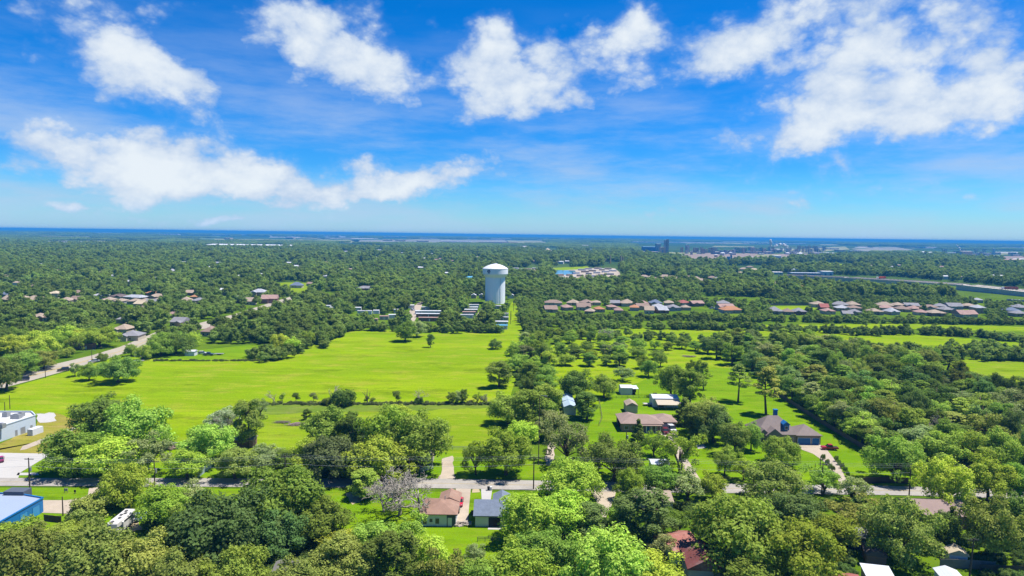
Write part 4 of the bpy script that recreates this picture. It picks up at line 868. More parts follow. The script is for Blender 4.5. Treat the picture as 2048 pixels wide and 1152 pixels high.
MB().tube([(-R2*0.2, -R2*0.05, 78*s), (-R2*0.2, -R2*0.05, 81*s)], 0.12).build('antenna', M_metal, t); MB().tube([(R2*0.2, 0, 78*s), (R2*0.2, 0, 80*s)], 0.12).build('antenna', M_metal, t)
MB().tube([(R1*.55, -R1*.86, 0), (R1*.55, -R1*.86, 51*s)], 0.14, 4).build('ladder', M_metal, t); MB().box(-R1*.3, -R1*.955, 0, 2.6, .5, 3.6).build('door', mat('door_grey', (.35, .38, .42), .6, .1), t)
def on_tank(pts, name, m, off=0.06):      # pts (angle units in px across, px up) laid on the curved tank wall
    mb = MB(); vs = []
    for a, z in pts:
        th = -math.pi/2 + math.asin(max(-1, min(1, a*s/R2))); vs.append(((R2+off)*math.cos(th), (R2+off)*math.sin(th), z*s))
    mb.add(vs, [tuple(range(len(vs)))]); return mb.build(name, m, tk)
M_emb = mat('emblem_blue', (0.02, 0.035, 0.16), 0.5, 0.05)
circ = [(-12.2 + 3.1*math.cos(q), 64.4 + 3.4*math.sin(q)) for q in np.linspace(0, 6.28, 20)[:-1]]
on_tank(circ, 'emblem', M_emb); on_tank([(-12.6, 67.4), (-12.2, 62.2), (-11.0, 62.8), (-11.6, 65.4)], 'emblem_sail', M_white, 0.09); on_tank([(-14.4, 63.6), (-10.2, 61.9), (-12.4, 62.6)], 'emblem_wave', M_white, 0.09)
mb = MB()
for k in range(5): on_tank([(-14.4+k*1.0, 60.5), (-13.8+k*1.0, 60.5), (-13.8+k*1.0, 59.5), (-14.4+k*1.0, 59.5)], 'lettering', M_emb)
# --- elevated highway at the right
def hwy():
    t = thing('highway_overpass', 'long concrete highway overpass on an embankment with pillars at the right', 'overpass', at(1820, 574))
    c = Vector(t.location); pts = [(1556, 556.0, 4.5), (1680, 563, 6), (1808, 572.5, 7), (1912, 580, 7), (1985, 587, 6), (2110, 600, 5)]
    P = [(at(x, y) - c, h) for x, y, h in pts]; W = 36
    def seg(i, j, z0, z1, nm, m, f=0.0, bk=1.0, gap=0.0):
        (a, ha), (b, hb) = P[i], P[j]; d = (b-a); d.z = 0; d.normalize(); n = Vector((-d.y, d.x, 0))
        v = []
        for q in (0, 1):
            for p, h in ((a, ha), (b, hb)):
                o = p + n*(W*(f if q == 0 else bk)); v.append((o.x, o.y, z0(h))); v.append((o.x, o.y, z1(h)))
        return [v[0], v[2], v[6], v[4], v[1], v[3], v[7], v[5]]
    fs = [(3,2,1,0),(4,5,6,7),(0,1,5,4),(1,2,6,5),(2,3,7,6),(3,0,4,7)]
    wl, dk, br = MB(), MB(), MB()
    for i in range(len(P)-1):
        if i == 2: wl.build('retaining_wall', mat('grey_concrete', (0.60, 0.57, 0.50), 0.9, 0.2, 0.05, dirt=(.3, .28, .24)), t); wl = MB()
        dk.add(seg(i, i+1, lambda h: h-1.3, lambda h: h, 0, 0, -0.01, 1.0), fs)
        br.add(seg(i, i+1, lambda h: h, lambda h: h+0.9, 0, 0, -0.012, 0.0), fs); br.add(seg(i, i+1, lambda h: h, lambda h: h+0.9, 0, 0, 0.99, 1.01), fs); br.add(seg(i, i+1, lambda h: h, lambda h: h+0.8, 0, 0, 0.49, 0.51), fs)
        if i != 2: wl.add(seg(i, i+1, lambda h: -0.5, lambda h: h-1.31, 0, 0, 0.0, 0.98), fs)
    wl.build('retaining_wall', mat('grey_concrete', (0.60, 0.57, 0.50), 0.9, 0.2, 0.05, dirt=(.3, .28, .24)), t); dk.build('deck', mat('deck_concrete', (0.66, 0.59, 0.48), 0.9, 0.1, 0.05), t); br.build('barrier', mat('barrier_concrete', (0.58, 0.54, 0.46), 0.9, 0.1, 0.1), t)
    a, b = P[2][0], P[3][0]
    for k in range(1, 6):
        p = a.lerp(b, k/6); 
        for dy_ in (3, 14): MB().cyl(p.x, p.y+dy_, -0.5, 5.71, 0.8, n=10).build('pillar', mat('grey_concrete', (0.60, 0.57, 0.50)), t)
hwy()
# --- vehicles
def wheel(parent, x, y, r, wd=0.22):
    o = MB(); n = 14
    o.add([(x, 0, 0)] and [], [])
    vs = []; 
    for yy in (y-wd/2, y+wd/2): vs += [(x + r*math.cos(2*math.pi*k/n), yy, r + r*math.sin(2*math.pi*k/n)) for k in range(n)]
    o.add(vs, [tuple(range(n-1, -1, -1)), tuple(range(n, 2*n))] + [(k, (k+1) % n, n+(k+1) % n, n+k) for k in range(n)])
    w = o.build('wheel', M_rubber, parent)
    q = MB(); r2 = r*0.58; vs = []
    for yy in (y-wd/2-0.015, y+wd/2+0.015): vs += [(x + r2*math.cos(2*math.pi*k/n), yy, r + r2*math.sin(2*math.pi*k/n)) for k in range(n)]
    q.add(vs, [tuple(range(n-1, -1, -1)), tuple(range(n, 2*n))] + [(k, (k+1) % n, n+(k+1) % n, n+k) for k in range(n)]); q.build('rim', M_metal, w)
def car(label, px, yb, rz, col, kind='sedan', group=None, k=1.0):
    nm = dict(sedan='parked_car', suv='parked_car', pickup='pickup_truck', van='van')[kind]
    t = thing(nm, label, dict(sedan='car', suv='car', pickup='truck', van='van')[kind], at(px, yb, 0.13), rz, group); t.scale = (k, k, k)
    paint = mat('paint_%02d%02d%02d' % tuple(int(c*99) for c in col), col, 0.3, 0.05, 0.5, spec=0.6)
    if kind == 'pickup':
        prof = [(-2.6, .45), (-2.65, .95), (-1.0, 1.0), (-0.95, 1.05), (1.1, 1.05), (2.4, .98), (2.65, .8), (2.65, .42)]; cab = [(-0.9, 1.05), (-0.7, 1.75), (0.5, 1.75), (1.15, 1.05)]
    elif kind == 'van':
        prof = [(-2.5, .4), (-2.55, 1.1), (1.7, 1.1), (2.4, .95), (2.5, .4)]; cab = [(-2.5, 1.1), (-2.35, 2.0), (0.9, 2.0), (1.65, 1.1)]
    elif kind == 'suv':
        prof = [(-2.2, .4), (-2.3, 1.0), (1.1, 1.0), (2.15, .9), (2.3, .4)]; cab = [(-2.2, 1.0), (-1.85, 1.65), (0.4, 1.65), (1.1, 1.0)]
    else:
        prof = [(-2.2, .38), (-2.25, .85), (-1.5, .92), (1.0, .9), (2.1, .75), (2.25, .38)]; cab = [(-1.7, .9), (-1.0, 1.4), (0.3, 1.4), (1.1, .9)]
    hw = 0.9; b = MB(); b.prism_y(prof, -hw, hw)
    top = [p for p in cab]; n = len(top)
    def cabin(sc_w, inset, zlo, zhi):
        vs = []
        for sgn in (-1, 1):
            for (x, z) in top:
                w = hw*(0.97 if z < 1.2 and z == top[0][1] else 0.80); vs.append((x, sgn*w, z))
        return vs
    vs = cabin(1, 0, 0, 0); cm = sum(v[0] for v in vs)/len(vs)
    g = MB(); g.add(vs, [(0, 1, 2, 3), (7, 6, 5, 4), (0, 4, 5, 1), (1, 5, 6, 2), (2, 6, 7, 3)])
    body = b.build('body', paint, t); g.build('windows', M_glass, t)
    r = MB(); x1, x2 = top[1][0], top[2][0]; zt = top[1][1]; r.box((x1+x2)/2, 0, zt, (x2-x1)*1.04, hw*1.62, 0.05)
    if kind == 'van': r.box(-1.2, 0, 1.02, 2.4, hw*1.9, 0.95)
    r.build('roof', paint, t)
    if kind == 'pickup': MB().box(-1.78, 0, 0.96, 1.5, 1.5, 0.05).build('load_bed', M_dark, body)
    fx = 1.45; rx = -1.4
    for x in (fx, rx):
        for y in (-hw+.1, hw-.1): wheel(t, x, y, 0.34)
    for sy in (-1, 1): MB().box(prof[-1][0], sy*0.6, 0.6, 0.06, 0.35, 0.18).build('headlight', M_white, t); MB().box(prof[0][0]-0.03, sy*0.65, 0.7, 0.05, 0.3, 0.16).build('taillight', mat('tail_red', (0.4, 0.02, 0.02), 0.4, 0.05), t)
    return t
PI = math.pi
car('red car with a pale windscreen parked on the drive of the brown roofed house', 919, 1008, -PI/2, (0.62, 0.02, 0.05), 'sedan', k=1.05)
car('dark green pickup parked below the red car on the drive', 914, 1022, PI/2, (0.015, 0.02, 0.02), 'sedan', k=0.8).__setitem__('label', 'small black car parked behind the red car on the drive')
car('dark maroon car parked in front of the ranch garage', 1331, 866, -PI/2-.1, (0.16, 0.02, 0.02), 'suv')
car('white van parked in front of the ranch garage', 1342, 862, -PI/2+.15, (0.75, 0.77, 0.78), 'van', k=1.15)
car('red pickup standing on the grass beside the big house drive', 1659, 899, PI-.12, (0.42, 0.01, 0.03), 'pickup')
car('dark brown car driving on the avenue beside the small trees', 127, 742, PI+.62, (0.06, 0.04, 0.05), 'suv', k=1.15)
car('dark blue car driving on the avenue at the left edge', 46, 761, PI+.55, (0.03, 0.04, 0.12), 'suv', k=1.15)
car('white car driving up the avenue behind the largest lone tree', 188, 724, PI+.62, (0.55, 0.57, 0.62), 'sedan', k=1.15)
car('magenta car at the left edge of the pale car park', 1, 922, PI/2+.6, (0.42, 0.01, 0.16), 'sedan')
car('dark car parked across the avenue under a tree', 106, 715, .5, (0.05, 0.045, 0.05), 'suv')
car('grey car parked deepest under the tree across the avenue', 96, 712, .5, (0.22, 0.21, 0.21), 'sedan')
car('white van parked in front of the long brown mobile home', 115, 705, .1, (0.74, 0.76, 0.78), 'van', k=1.3)
car('navy and white pickup parked beside the small white shed', 417, 711, .1, (0.04, 0.06, 0.14), 'pickup', k=1.1)
car('white car parked behind the white shed in shade', 405, 708, .1, (0.7, 0.72, 0.74), 'suv')
car('dark blue car on the street of the left neighbourhood', 546, 605, .6, (0.05, 0.06, 0.16), 'suv', k=1.2)
car('dark car parked at the foot of the water tower', 973, 611, 0.1, (0.05, 0.04, 0.06), 'suv', k=1.3)
car('white car parked in the mobile home park lane', 826, 621, 1.2, (0.7, 0.72, 0.75), 'suv', k=1.2)
car('silver car parked in the mobile home park lane', 800, 632, .3, (0.45, 0.46, 0.48), 'sedan', k=1.2)
car('black car parked in the mobile home park lane', 806, 630, .3, (0.03, 0.03, 0.03), 'sedan', k=1.2)
car('pale blue car parked beside the travel trailer under trees', 279, 1038, PI/2, (0.35, 0.5, 0.7), 'suv')
car('white car parked under trees by the travel trailer', 318, 1026, PI/2+.3, (0.7, 0.72, 0.75), 'sedan')
rg = random.Random(3)
for i, x in enumerate((2016, 2023, 2030, 2037, 2044)): car('parked car, %s in the lot below the highway' % ordl(i, 5), x, 602 + i*.5, rg.uniform(1.2, 1.8), rg.choice(((.6, .6, .62), (.1, .15, .35), (.05, .05, .06), (.7, .7, .72))), 'suv', 'cars in the lot below the highway', 1.4)
car('white pickup parked among the far estate houses', 1424, 618, .2, (0.7, 0.72, 0.75), 'pickup', k=1.2)
def semi(label, px, yb, z, rz, col, Lm=13, white_cab=True):
    t = thing('lorry', label, 'truck', at(px, yb) + Vector((0, 0, z)), rz)
    MB().box(0, 0, 1.1, Lm, 2.5, 2.8).build('container', mat('lorry_' + label[:6].replace(' ', '_'), col, 0.6, 0.1, .3), t)
    MB().box(-Lm/2-2.2, 0, 0.6, 3.0, 2.4, 2.2).box(-Lm/2-1.9, 0, 2.8, 2.2, 2.3, 0.7).build('cab', M_white, t); MB().box(-Lm/2-3.72, 0, 1.7, .06, 2.1, .8).build('windscreen', M_glass, t); MB().box(0, 0, 0.6, Lm+2, 1.2, 0.5).build('chassis', M_dark, t)
    for x in (-Lm/2-2.5, -Lm/2+1, Lm/2-2.4, Lm/2-1.2):
        for y in (-1.1, 1.1): wheel(t, x, y, 0.5, 0.3)
semi('orange lorry driving on the highway overpass', 1764, 566, 6.6, -.35, (0.75, 0.12, 0.05), 10)
semi('rust brown container lorry driving on the highway at the right edge', 2022, 588, 5.8, -.4, (0.26, 0.07, 0.05), 15)
# travel trailer
a, b = at(226, 1074), at(262, 1044); d = b - a
rv_ = thing('travel_trailer', 'long white travel trailer with roof vents and a black awning', 'trailer', (a+b)/2, math.atan2(d.y, d.x)); Lr = d.length*1.05
M_rv = mat('rv_white', (0.74, 0.72, 0.68), 0.5, 0.08, 0.6, dirt=(.6, .56, .5))
MB().prism_y([(-Lr/2, .55), (-Lr/2-.5, 1.6), (-Lr/2-.3, 3.2), (Lr/2-.2, 3.2), (Lr/2, 2.4), (Lr/2-.3, .55)], -1.25, 1.25).build('body', M_rv, rv_)
rr = MB().box(-.1, 0, 3.2, Lr-.3, 2.36, 0.08).build('roof', M_rv, rv_)
for k, x in enumerate((-3.6, -1.4, 0.3, 1.2, 2.6)): MB().box(x, .25*(-1)**k, 3.28, .7, .55, .22).build('roof_vent', mat('rv_grey', (.12, .12, .12), .6, .1), rr)
MB().box(-.5, -1.45, 1.0, 4.2, .4, 1.9).build('slide_out', M_rv, rv_); MB().tube([(-2.2, -1.7, 3.0), (2.2, -1.7, 3.0)], .12).build('awning', M_dark, rv_)
for x in (-3.2, 2.9): MB().box(x, -1.27, 1.5, 1.1, .05, .8).build('window', M_glass, rv_)
MB().box(0, -1.265, .75, Lr-1, .03, .25).build('stripe', M_dark, rv_)
for x in (-.2, .8):
    for y in (-1.1, 1.1): wheel(rv_, x, y, .36)
# --- poles and power line
def pole(label, px, yb, ytop, arms=1, r=0.16, name='utility_pole', cat='pole', extra=None, group=None, lean=0):
    h = (yb-ytop)*mpp(px, yb); t = thing(name, label, cat, at(px, yb), 0, group)
    MB().tube([(0, 0, -.5), (lean*h*.5, 0, h*.5), (lean*h, 0, h)], [r*1.15, r, r*.8], 8).build('post', M_pole, t)
    for k in range(arms):
        MB().box(lean*h, 0.18, h-0.5-k*0.9, 2.4, .12, .14).build('crossarm', M_pole, t)
        for x in (-1.05, -.5, .5, 1.05): MB().cyl(lean*h+x, .18, h-0.36-k*.9, h-.12-k*.9, .06, .04, 6).build('insulator', M_metal, t)
    if extra == 'transformer': MB().cyl(.35, 0, h*.62, h*.62+1.1, .3, n=10).build('transformer', M_metal, t)
    if extra == 'lamp': MB().tube([(0, 0, h), (.9, -.3, h+.3), (1.8, -.6, h+.2)], .05).box(2.0, -.65, h+.12, .7, .3, .14).build('lamp_arm', M_metal, t)
    return at(px, yb) + Vector((lean*h, 0.18, h))
g = 'utility poles along the street'
tops = [at(-160, 984) + Vector((0, 0, 9.2))]
tops.append(pole('wooden utility pole in front of the pale car park', 60, 986, 914, extra='transformer', group=g))
tops.append(pole('wooden utility pole right of the yellow-green roadside tree', 310, 987, 919, extra='transformer', group=g))
tops.append(pole('wooden utility pole with a crossarm before a pale shelter', 571, 984, 909, group=g))
tops.append(pole('wooden utility pole behind the bare white tree', 818, 985, 914, group=g))
tops.append(pole('wooden utility pole right of the lane, before the tree column', 1067, 979, 911, group=g))
tops.append(pole('wooden utility pole beside the ranch drive', 1362, 988, 919, group=g))
tops.append(pole('wooden utility pole before the planters of the big drive', 1643, 990, 924, group=g))
tops.append(pole('wooden utility pole beside the spreading oak and dark fence', 1818, 994, 928, group=g))
tops.append(pole('wooden utility pole between bright trees at the right', 1931, 1000, 931, group=g))
tops.append(at(2180, 1008) + Vector((0, 0, 9.4)))
for k, (x, dz, nm) in enumerate(((-1.05, 0, 'nearest the street edge'), (0.05, 0, 'middle one of the upper three'), (1.05, 0, 'outermost on the field side'), (0.1, -2.2, 'lowest and thickest'))):
    mb = MB()
    for a, b in zip(tops[:-1], tops[1:]):
        P = []
        for q in range(9):
            f = q/8; p = a.lerp(b, f); P.append(p + Vector((0, x*1.3, dz - 0.12 - 4*0.45*f*(1-f))))
        mb.tube(P, 0.016 if k < 3 else 0.024, 4)
    o = mb.build('power_line', M_wire); tag(o, 'thin overhead wire along the street, ' + nm, 'wire', 'overhead wires along the street')
pole('tall thin pole rising out of the tree column', 1077, 930, 790, 0, .13, extra='lamp')
pole('yard pole with a transformer left of the ranch lawn', 1252, 902, 862, 0, .15, extra='transformer')
pole('short bare pole on the ranch lawn', 1269, 914, 888, 0, .12)
pole('short bare pole at the bottom of the ranch lawn', 1286, 952, 915, 0, .12)
pole('bare pole beside the blue building forecourt', 126, 1032, 992, 0, .14)
pole('leaning pole with stay wires at the bottom right', 1938, 1160, 1074, 1, .17, lean=.05)
pole('bare pole at the bottom edge between bright shrubs', 847, 1160, 1118, 0, .13)
pole('thin pole before the driveway planters', 1640, 938, 912, 0, .12)
pole('thin post left of the driveway planters', 1629, 962, 926, 0, .1)
for i, (x, y, h) in enumerate(((20, 818, 28), (10, 824, 20), (91, 756, 24), (184, 722, 22), (168, 684, 26), (262, 690, 18), (29, 660, 20), (56, 648, 20), (89, 646, 22), (421, 655, 16), (547, 618, 15), (497, 628, 14))):
    pole('slim street pole %s' % ('beside the white building, taller', 'beside the white building, shorter', 'on the pasture side of the avenue', 'before the white car on the avenue', 'behind the mobile homes by the avenue', 'before the large grey roofed house', 'before the tan roofs at far left', 'between tan roofs at far left', 'right of the tan roofs at far left', 'at the avenue bend, near', 'at the avenue bend, before the pink roof', 'at the avenue bend, far')[i], x, y, y-h, 0, .13, 'street_pole', 'pole', extra='lamp' if i in (2, 3) else None)
for i, (x, y, h) in enumerate(((1027, 622, 30), (1022, 640, 18), (1021, 648, 26), (969, 660, 20), (1176, 609, 10), (1238, 604, 22), (1653, 606, 18), (1929, 605, 16), (898, 655, 16), (740, 655, 14))):
    pole('thin far pole %s' % ('in the green lane by the water tower', 'low, in the green lane', 'near end of the green lane', 'behind the far pasture trees', 'beside the estate left end', 'tall above the estate roofs', 'pale, above the tan roof of the estate', 'above the grey estate roofs', 'before the far pasture hedge', 'by the mobile home park')[i], x, y, y-h, 0, .16, 'street_pole', 'pole')
# --- fences
def fence(label, pts, h=1.8, kind='board', m=None, name='fence', step=2.4, group=None):
    P = [at(*p) for p in pts]; c = P[0]; t = thing(name, label, 'fence', c, 0, group); pm = m or M_wood
    bd, ps = MB(), []
    for a, b in zip(P[:-1], P[1:]):
        d = b-a; ang = math.atan2(d.y, d.x); mid = (a+b)/2 - c; n = max(1, int(d.length/step))
        if kind == 'board': bd.box(mid.x, mid.y, 0.05, d.length, .05, h-.05, ang)
        else:
            for z in ((.45, .85, 1.2) if kind == 'rail' else (.5, 1.1)): bd.box(mid.x, mid.y, z*h/1.3, d.length, .05, .12 if kind == 'rail' else .03, ang)
        for k in range(n+1): ps.append(a + d*(k/n) - c)
    bd.build('panel' if kind == 'board' else 'rails', pm, t)
    for k, p in enumerate(ps[:90]):
        MB().box(p.x, p.y + .06, -.2, .12, .1, h+.25 if kind == 'board' else h+.2).build('post', pm, t)
M_wood3 = mat('brown_boards', (0.20, 0.14, 0.10), 0.9, 0.5, 1.2)
fence('tall brown board fence along the dense wood', [(1548, 786), (1640, 846), (1722, 896), (1812, 946)], 1.7, m=M_wood3, step=3.2)
fence('dark board fence along the street beneath the spreading oak', [(1726, 968), (1775, 966), (1816, 968)], 1.9)
fence('grey board fence behind the sheds at the bottom right', [(1880, 1136), (1948, 1138), (1990, 1142)], 2.0, m=M_wood2)
fence('long grey board fence at the bottom right corner', [(1960, 1146), (2060, 1150)], 1.9, m=M_wood)
fence('white rail fence at the lane corner', [(833, 950), (866, 939)], 1.5, 'rail', M_white, step=2.0)
fence('white pipe fence across the lane top', [(884, 901), (990, 902)], 1.4, 'rail', mat('pale_pipe', (.6, .64, .62), .6, .1), step=3)
fence('brown rail fence in front of the right lawn', [(1412, 962), (1500, 965)], 1.4, 'rail', M_wood, step=2.2)
fence('blue-grey board fence beside the low tan roof', [(396, 956), (424, 934)], 1.9, m=mat('bluegrey_wood', (.38, .47, .52), .8, .15))
fence('wooden rail fence across the yard behind the blue-grey roofed house', [(955, 1084), (1000, 1084)], 1.2, 'rail', M_wood2, step=1.5)
fence('grey wire fence left of the beige shed', [(1198, 852), (1204, 838), (1200, 812), (1198, 800)], 1.3, 'wire', M_wood2)
fence('wire fence behind the ranch lawn, past the white barn', [(1210, 797), (1300, 796), (1306, 797)], 1.2, 'wire', M_wood2)
fence('wire pasture fence along the weeds', [(520, 808), (700, 809), (985, 808)], 1.2, 'wire', M_wood2, step=4)
fence('low fence at the back of the yellow estate field', [(1536, 611), (1580, 610.5), (1628, 611)], 2.2, m=M_wood2, step=5)
fence('board fence along the wood edge at the left yard', [(88, 1042), (122, 1046)], 1.6, m=M_wood)
fence('black gate fence at the road end on the right', [(1480, 992), (1500, 995)], 1.3, 'rail', M_dark, step=1.5)
# --- driveway planters, signs, bins, heaps
plant = [(1646, 920, 'left row, top'), (1654, 930, 'left row, second'), (1660, 937, 'left row, third'), (1666, 943, 'left row, bottom'), (1672, 923, 'right row, top'), (1678, 930, 'right row, second'), (1684, 937, 'right row, third'), (1691, 945, 'right row, fourth'), (1695, 953, 'right row, bottom')]
for x, y, nm in plant: tree('bush', x, y, 8, 12, 'dark', 'small dark clipped shrub beside the big house drive, %s' % nm, 'clipped shrubs beside the big house drive')
def signboard(label, px, yb, w, h, m):
    t = thing('sign', label, 'sign', at(px, yb)); MB().box(0, 0, .5, w, .1, h).build('panel', m, t)
    for x in (-w/2+.1, w/2-.1): MB().box(x, .1, -.2, .1, .08, .7+h).build('post', M_wood2, t)
signboard('small beige board sign on the verge before the forecourt', 132, 986, 1.0, .8, wallm('beige')); signboard('low dark board sign at the forecourt corner', 150, 988, .5, .6, M_dark); signboard('dark bin-like board by the roadside path', 81, 951, .6, .8, M_dark)
def bin_(label, px, yb, m):
    t = thing('wheelie_bin', label, 'bin', at(px, yb)); MB().prism_y([(-.28, .1), (-.33, 1.0), (.33, 1.0), (.28, .1)], -.35, .35).build('body', m, t); MB().box(0, 0, 1.0, .72, .78, .08).build('lid', m, t)
    for y in (-.3, .3): MB().box(.25, y, 0, .25, .08, .24).build('wheel', M_rubber, t)
bin_('black bin at the end of the pale drive beside the street', 977, 981, M_dark); bin_('white bin at the end of the pale drive beside the street', 981, 981, wallm('white')); bin_('black bin against the left wall of the blue-grey roofed house', 945, 1030, M_dark)
def heap(name, label, cat, px, yb, n, Lm, m, spread, seed, r=.13):
    rg = random.Random(seed); mb = MB()
    for k in range(n):
        a = rg.uniform(-.6, .6) + (math.pi if rg.random() < .2 else 0); l = rg.uniform(.4, 1)*Lm; x, y = rg.uniform(-spread, spread), rg.uniform(-spread, spread)*.5; z = rg.uniform(.1, .7)
        mb.tube([(x-math.cos(a)*l/2, y-math.sin(a)*l/2, z), (x+math.cos(a)*l/2, y+math.sin(a)*l/2, max(.1, z+rg.uniform(-.3, .3)))], r, 6)
    o = mb.build(name, m, None, at(px, yb)); tag(o, label, cat)
heap('timber_pile', 'pile of pale brown timber lying in the paddock', 'timber', 592, 850, 26, 4.5, mat('pinkish_timber', (.45, .33, .3), .9, .3), 2.4, 1)
heap('timber_pile', 'large pile of weathered logs beside the paddock trees', 'timber', 334, 898, 30, 5.0, mat('log_brown', (.36, .27, .22), .9, .3), 3.0, 2, .18)
heap('timber_pile', 'small reddish heap of logs on the grass by the street trees', 'timber', 340, 922, 16, 3.0, mat('log_red', (.3, .17, .11), .9, .3), 1.4, 3, .16)
heap('brush_heap', 'grey heap of cut branches at the top of the right lawn', 'branches', 1378, 714, 60, 3.5, mat('grey_twigs', (.33, .28, .22), .9, .3), 3.0, 4, .08)
heap('brush_heap', 'pale heap of cut branches left of the timber pile', 'branches', 563, 846, 50, 4, mat('grey_twigs', (.33, .28, .22)), 1.8, 5, .05)
heap('rubble_heap', 'pale rubble heap at the lower end of the brown roofed house drive', 'rubble', 922, 1050, 50, 1.2, mat('rubble_pale', (.5, .43, .36), .9, .4), 2.2, 6, .16)
heap('debris_heap', 'whitish building debris along the pasture corner', 'debris', 348, 890, 24, 4, M_metal, 3.5, 7, .12)
def flatbed(label, px, yb, w, rz, m):
    t = thing('flatbed_trailer', label, 'trailer', at(px, yb), rz); MB().box(0, 0, .7, w, 2.2, .2).build('bed', m, t); MB().tube([(w/2, 0, .75), (w/2+1.2, 0, .7)], .06).build('hitch', M_dark, t)
    for x in (-.5, .5):
        for y in (-1, 1): wheel(t, x, y, .34)
flatbed('pale flatbed trailer on the grass left of the white barn', 1296, 811, 4.0, 0.1, M_lot); flatbed('grey flatbed trailer beside the navy pickup', 438, 710, 5, .1, M_metal); flatbed('low flatbed trailer on the grass by the avenue corner', 278, 724, 5, .1, M_metal)
# small tables or ornaments on the lawns
# --- industry far away
IND = []
def box_b(name, label, cat, px, yb, wpx, hpx, d, wallc, roofc, group=None, rk='gx', pt=0.04):
    s = mpp(px, yb); W, Hh = wpx*s, hpx*s; t = thing(name, label, cat, at(px, yb), 0, group)
    MB().box(0, d/2, -1, W, d, Hh+1).build('wall', mat('fw_%d_%d_%d' % tuple(int(c*99) for c in wallc), wallc, .8, .08, .02), t)
    MB().roof(0, d/2, W, d, Hh, rk, pt, 0.5, .6).build('roof', mat('fr_%d_%d_%d' % tuple(int(c*99) for c in roofc), roofc, .8, .06, .02), t)
    if hpx >= 3:
        n = max(2, int(W/60)); mb = MB()
        for k in range(n): mb.box(-W/2 + W*(k+.5)/n, -.3, 0, W/n*.35, .5, Hh*.55)
        mb.build('dock_doors', mat('dock_blue', (.10, .22, .42), .7, .1), t)
WH, TN, BL, GR = (.78, .78, .78), (.55, .45, .33), (.30, .42, .60), (.45, .45, .46)
box_b('warehouse', 'very long white warehouse, the largest one behind the left woods', 'warehouse', 496, 495, 172, 4.2, 160, (.62, .68, .80), WH)
wh = [(334, 471, 46, 2.4, WH), (357, 470.5, 30, 2, WH), (438, 471.5, 60, 1.8, WH), (488, 471, 28, 1.6, WH), (535, 473, 11, 1.6, WH), (585, 469, 9, 1.4, WH), (660, 472.5, 38, 1.8, WH), (454, 479, 13, 3, TN), (579, 478, 16, 3.2, TN), (789, 475.5, 62, 2, WH), (775, 482, 20, 2.6, TN), (801, 482.5, 20, 2.4, TN), (849, 476, 22, 1.4, WH), (863, 478, 46, 1.4, WH), (845, 484, 24, 2.6, TN), (945, 478, 30, 1.8, WH), (1002, 479.5, 42, 2.2, WH), (912, 485, 60, 2.2, WH), (996, 487, 80, 2.6, TN),
      (1317, 485.5, 130, 1.4, WH), (1168, 493, 24, 2, WH), (1196, 502, 32, 3, BL), (1406, 486.5, 92, 1.5, WH), (1550, 488, 124, 1.3, WH), (1636, 496, 20, 1.8, GR), (1666, 499, 24, 2.4, GR), (1652, 508, 20, 2, WH), (1676, 509, 30, 2.2, WH), (1865, 496, 22, 1.4, WH), (2020, 490, 10, 1.3, WH), (2030, 496, 50, 1.0, TN), (220, 467, 60, 1.0, WH), (70, 463, 12, 1.0, WH), (40, 462, 10, .9, WH), (130, 474, 120, 1.0, TN), (1080, 478, 12, 1.2, WH), (1130, 479, 20, 1.2, WH)]
wh.sort()
for i, (x, y, w, h, c) in enumerate(wh):
    box_b('warehouse', 'far %s warehouse near the horizon, %s' % ({WH: 'white', TN: 'tan', BL: 'bluish', GR: 'grey'}[c], ordl(i, len(wh))), 'warehouse', x, y, w, h, 60, c, c, 'far warehouses near the horizon')
    XCLEAR.append([(x-w/2-1, y-1.2), (x+w/2+1, y-1.2), (x+w/2+2, y+2.6), (x-w/2-2, y+2.6)])
XCLEAR.append([(400, 489), (590, 489), (592, 499), (400, 499)])
box_b('factory_hall', 'blue factory hall at the left of the plant', 'factory', 1300, 503, 26, 9, 50, (.10, .26, .55), (.22, .42, .70)); box_b('factory_tower', 'dark blue square tower block of the plant', 'factory', 1317, 504, 9, 16, 30, (.24, .34, .52), (.5, .58, .66)); box_b('factory_hall', 'orange tan low hall before the blue hall', 'factory', 1301, 507.5, 30, 4, 30, (.55, .38, .25), (.6, .5, .4)); box_b('factory_hall', 'brown block beside the tall plant tower', 'factory', 1329, 507, 15, 12, 30, (.5, .38, .32), (.55, .5, .46))
box_b('factory_hall', 'white hall, left of three before the plant', 'factory', 1512, 521, 15, 6, 30, (.40, .50, .70), WH); box_b('factory_hall', 'white hall, middle of three before the plant', 'factory', 1526, 522, 15, 5.5, 30, (.66, .70, .74), WH); box_b('factory_hall', 'tall white hall, right of three before the plant', 'factory', 1556, 521, 13, 9, 30, (.60, .66, .72), WH); box_b('factory_hall', 'low white hall beside the tall white hall', 'factory', 1572, 522, 15, 6, 30, (.55, .6, .66), WH)
box_b('silo_block', 'cream block of ribbed silos at the right plant', 'silo', 1934, 515, 21, 12, 40, (.62, .55, .45), (.74, .72, .66)); box_b('factory_hall', 'long red brick hall at the right edge far off', 'factory', 2034, 527, 44, 7, 50, (.40, .13, .10), (.5, .3, .26)); box_b('factory_hall', 'grey hall left of the ribbed silos', 'factory', 1912, 512, 30, 6, 40, (.36, .38, .44), (.5, .52, .56))
box_b('metal_hall', 'long low blue-grey metal hall behind the highway', 'hall', 1612, 551, 58, 4.5, 20, (.30, .36, .46), (.45, .52, .62)); box_b('metal_hall', 'white metal hall behind the highway', 'hall', 1656, 551, 21, 7.5, 24, (.66, .74, .80), WH); box_b('metal_hall', 'white low hall left of the round roofed hall', 'hall', 1556, 549, 20, 4, 20, (.6, .62, .62), WH)
q = thing('quonset_hall', 'round roofed pale metal hall behind the highway', 'hall', at(1593, 547)); sq = mpp(1593, 547)
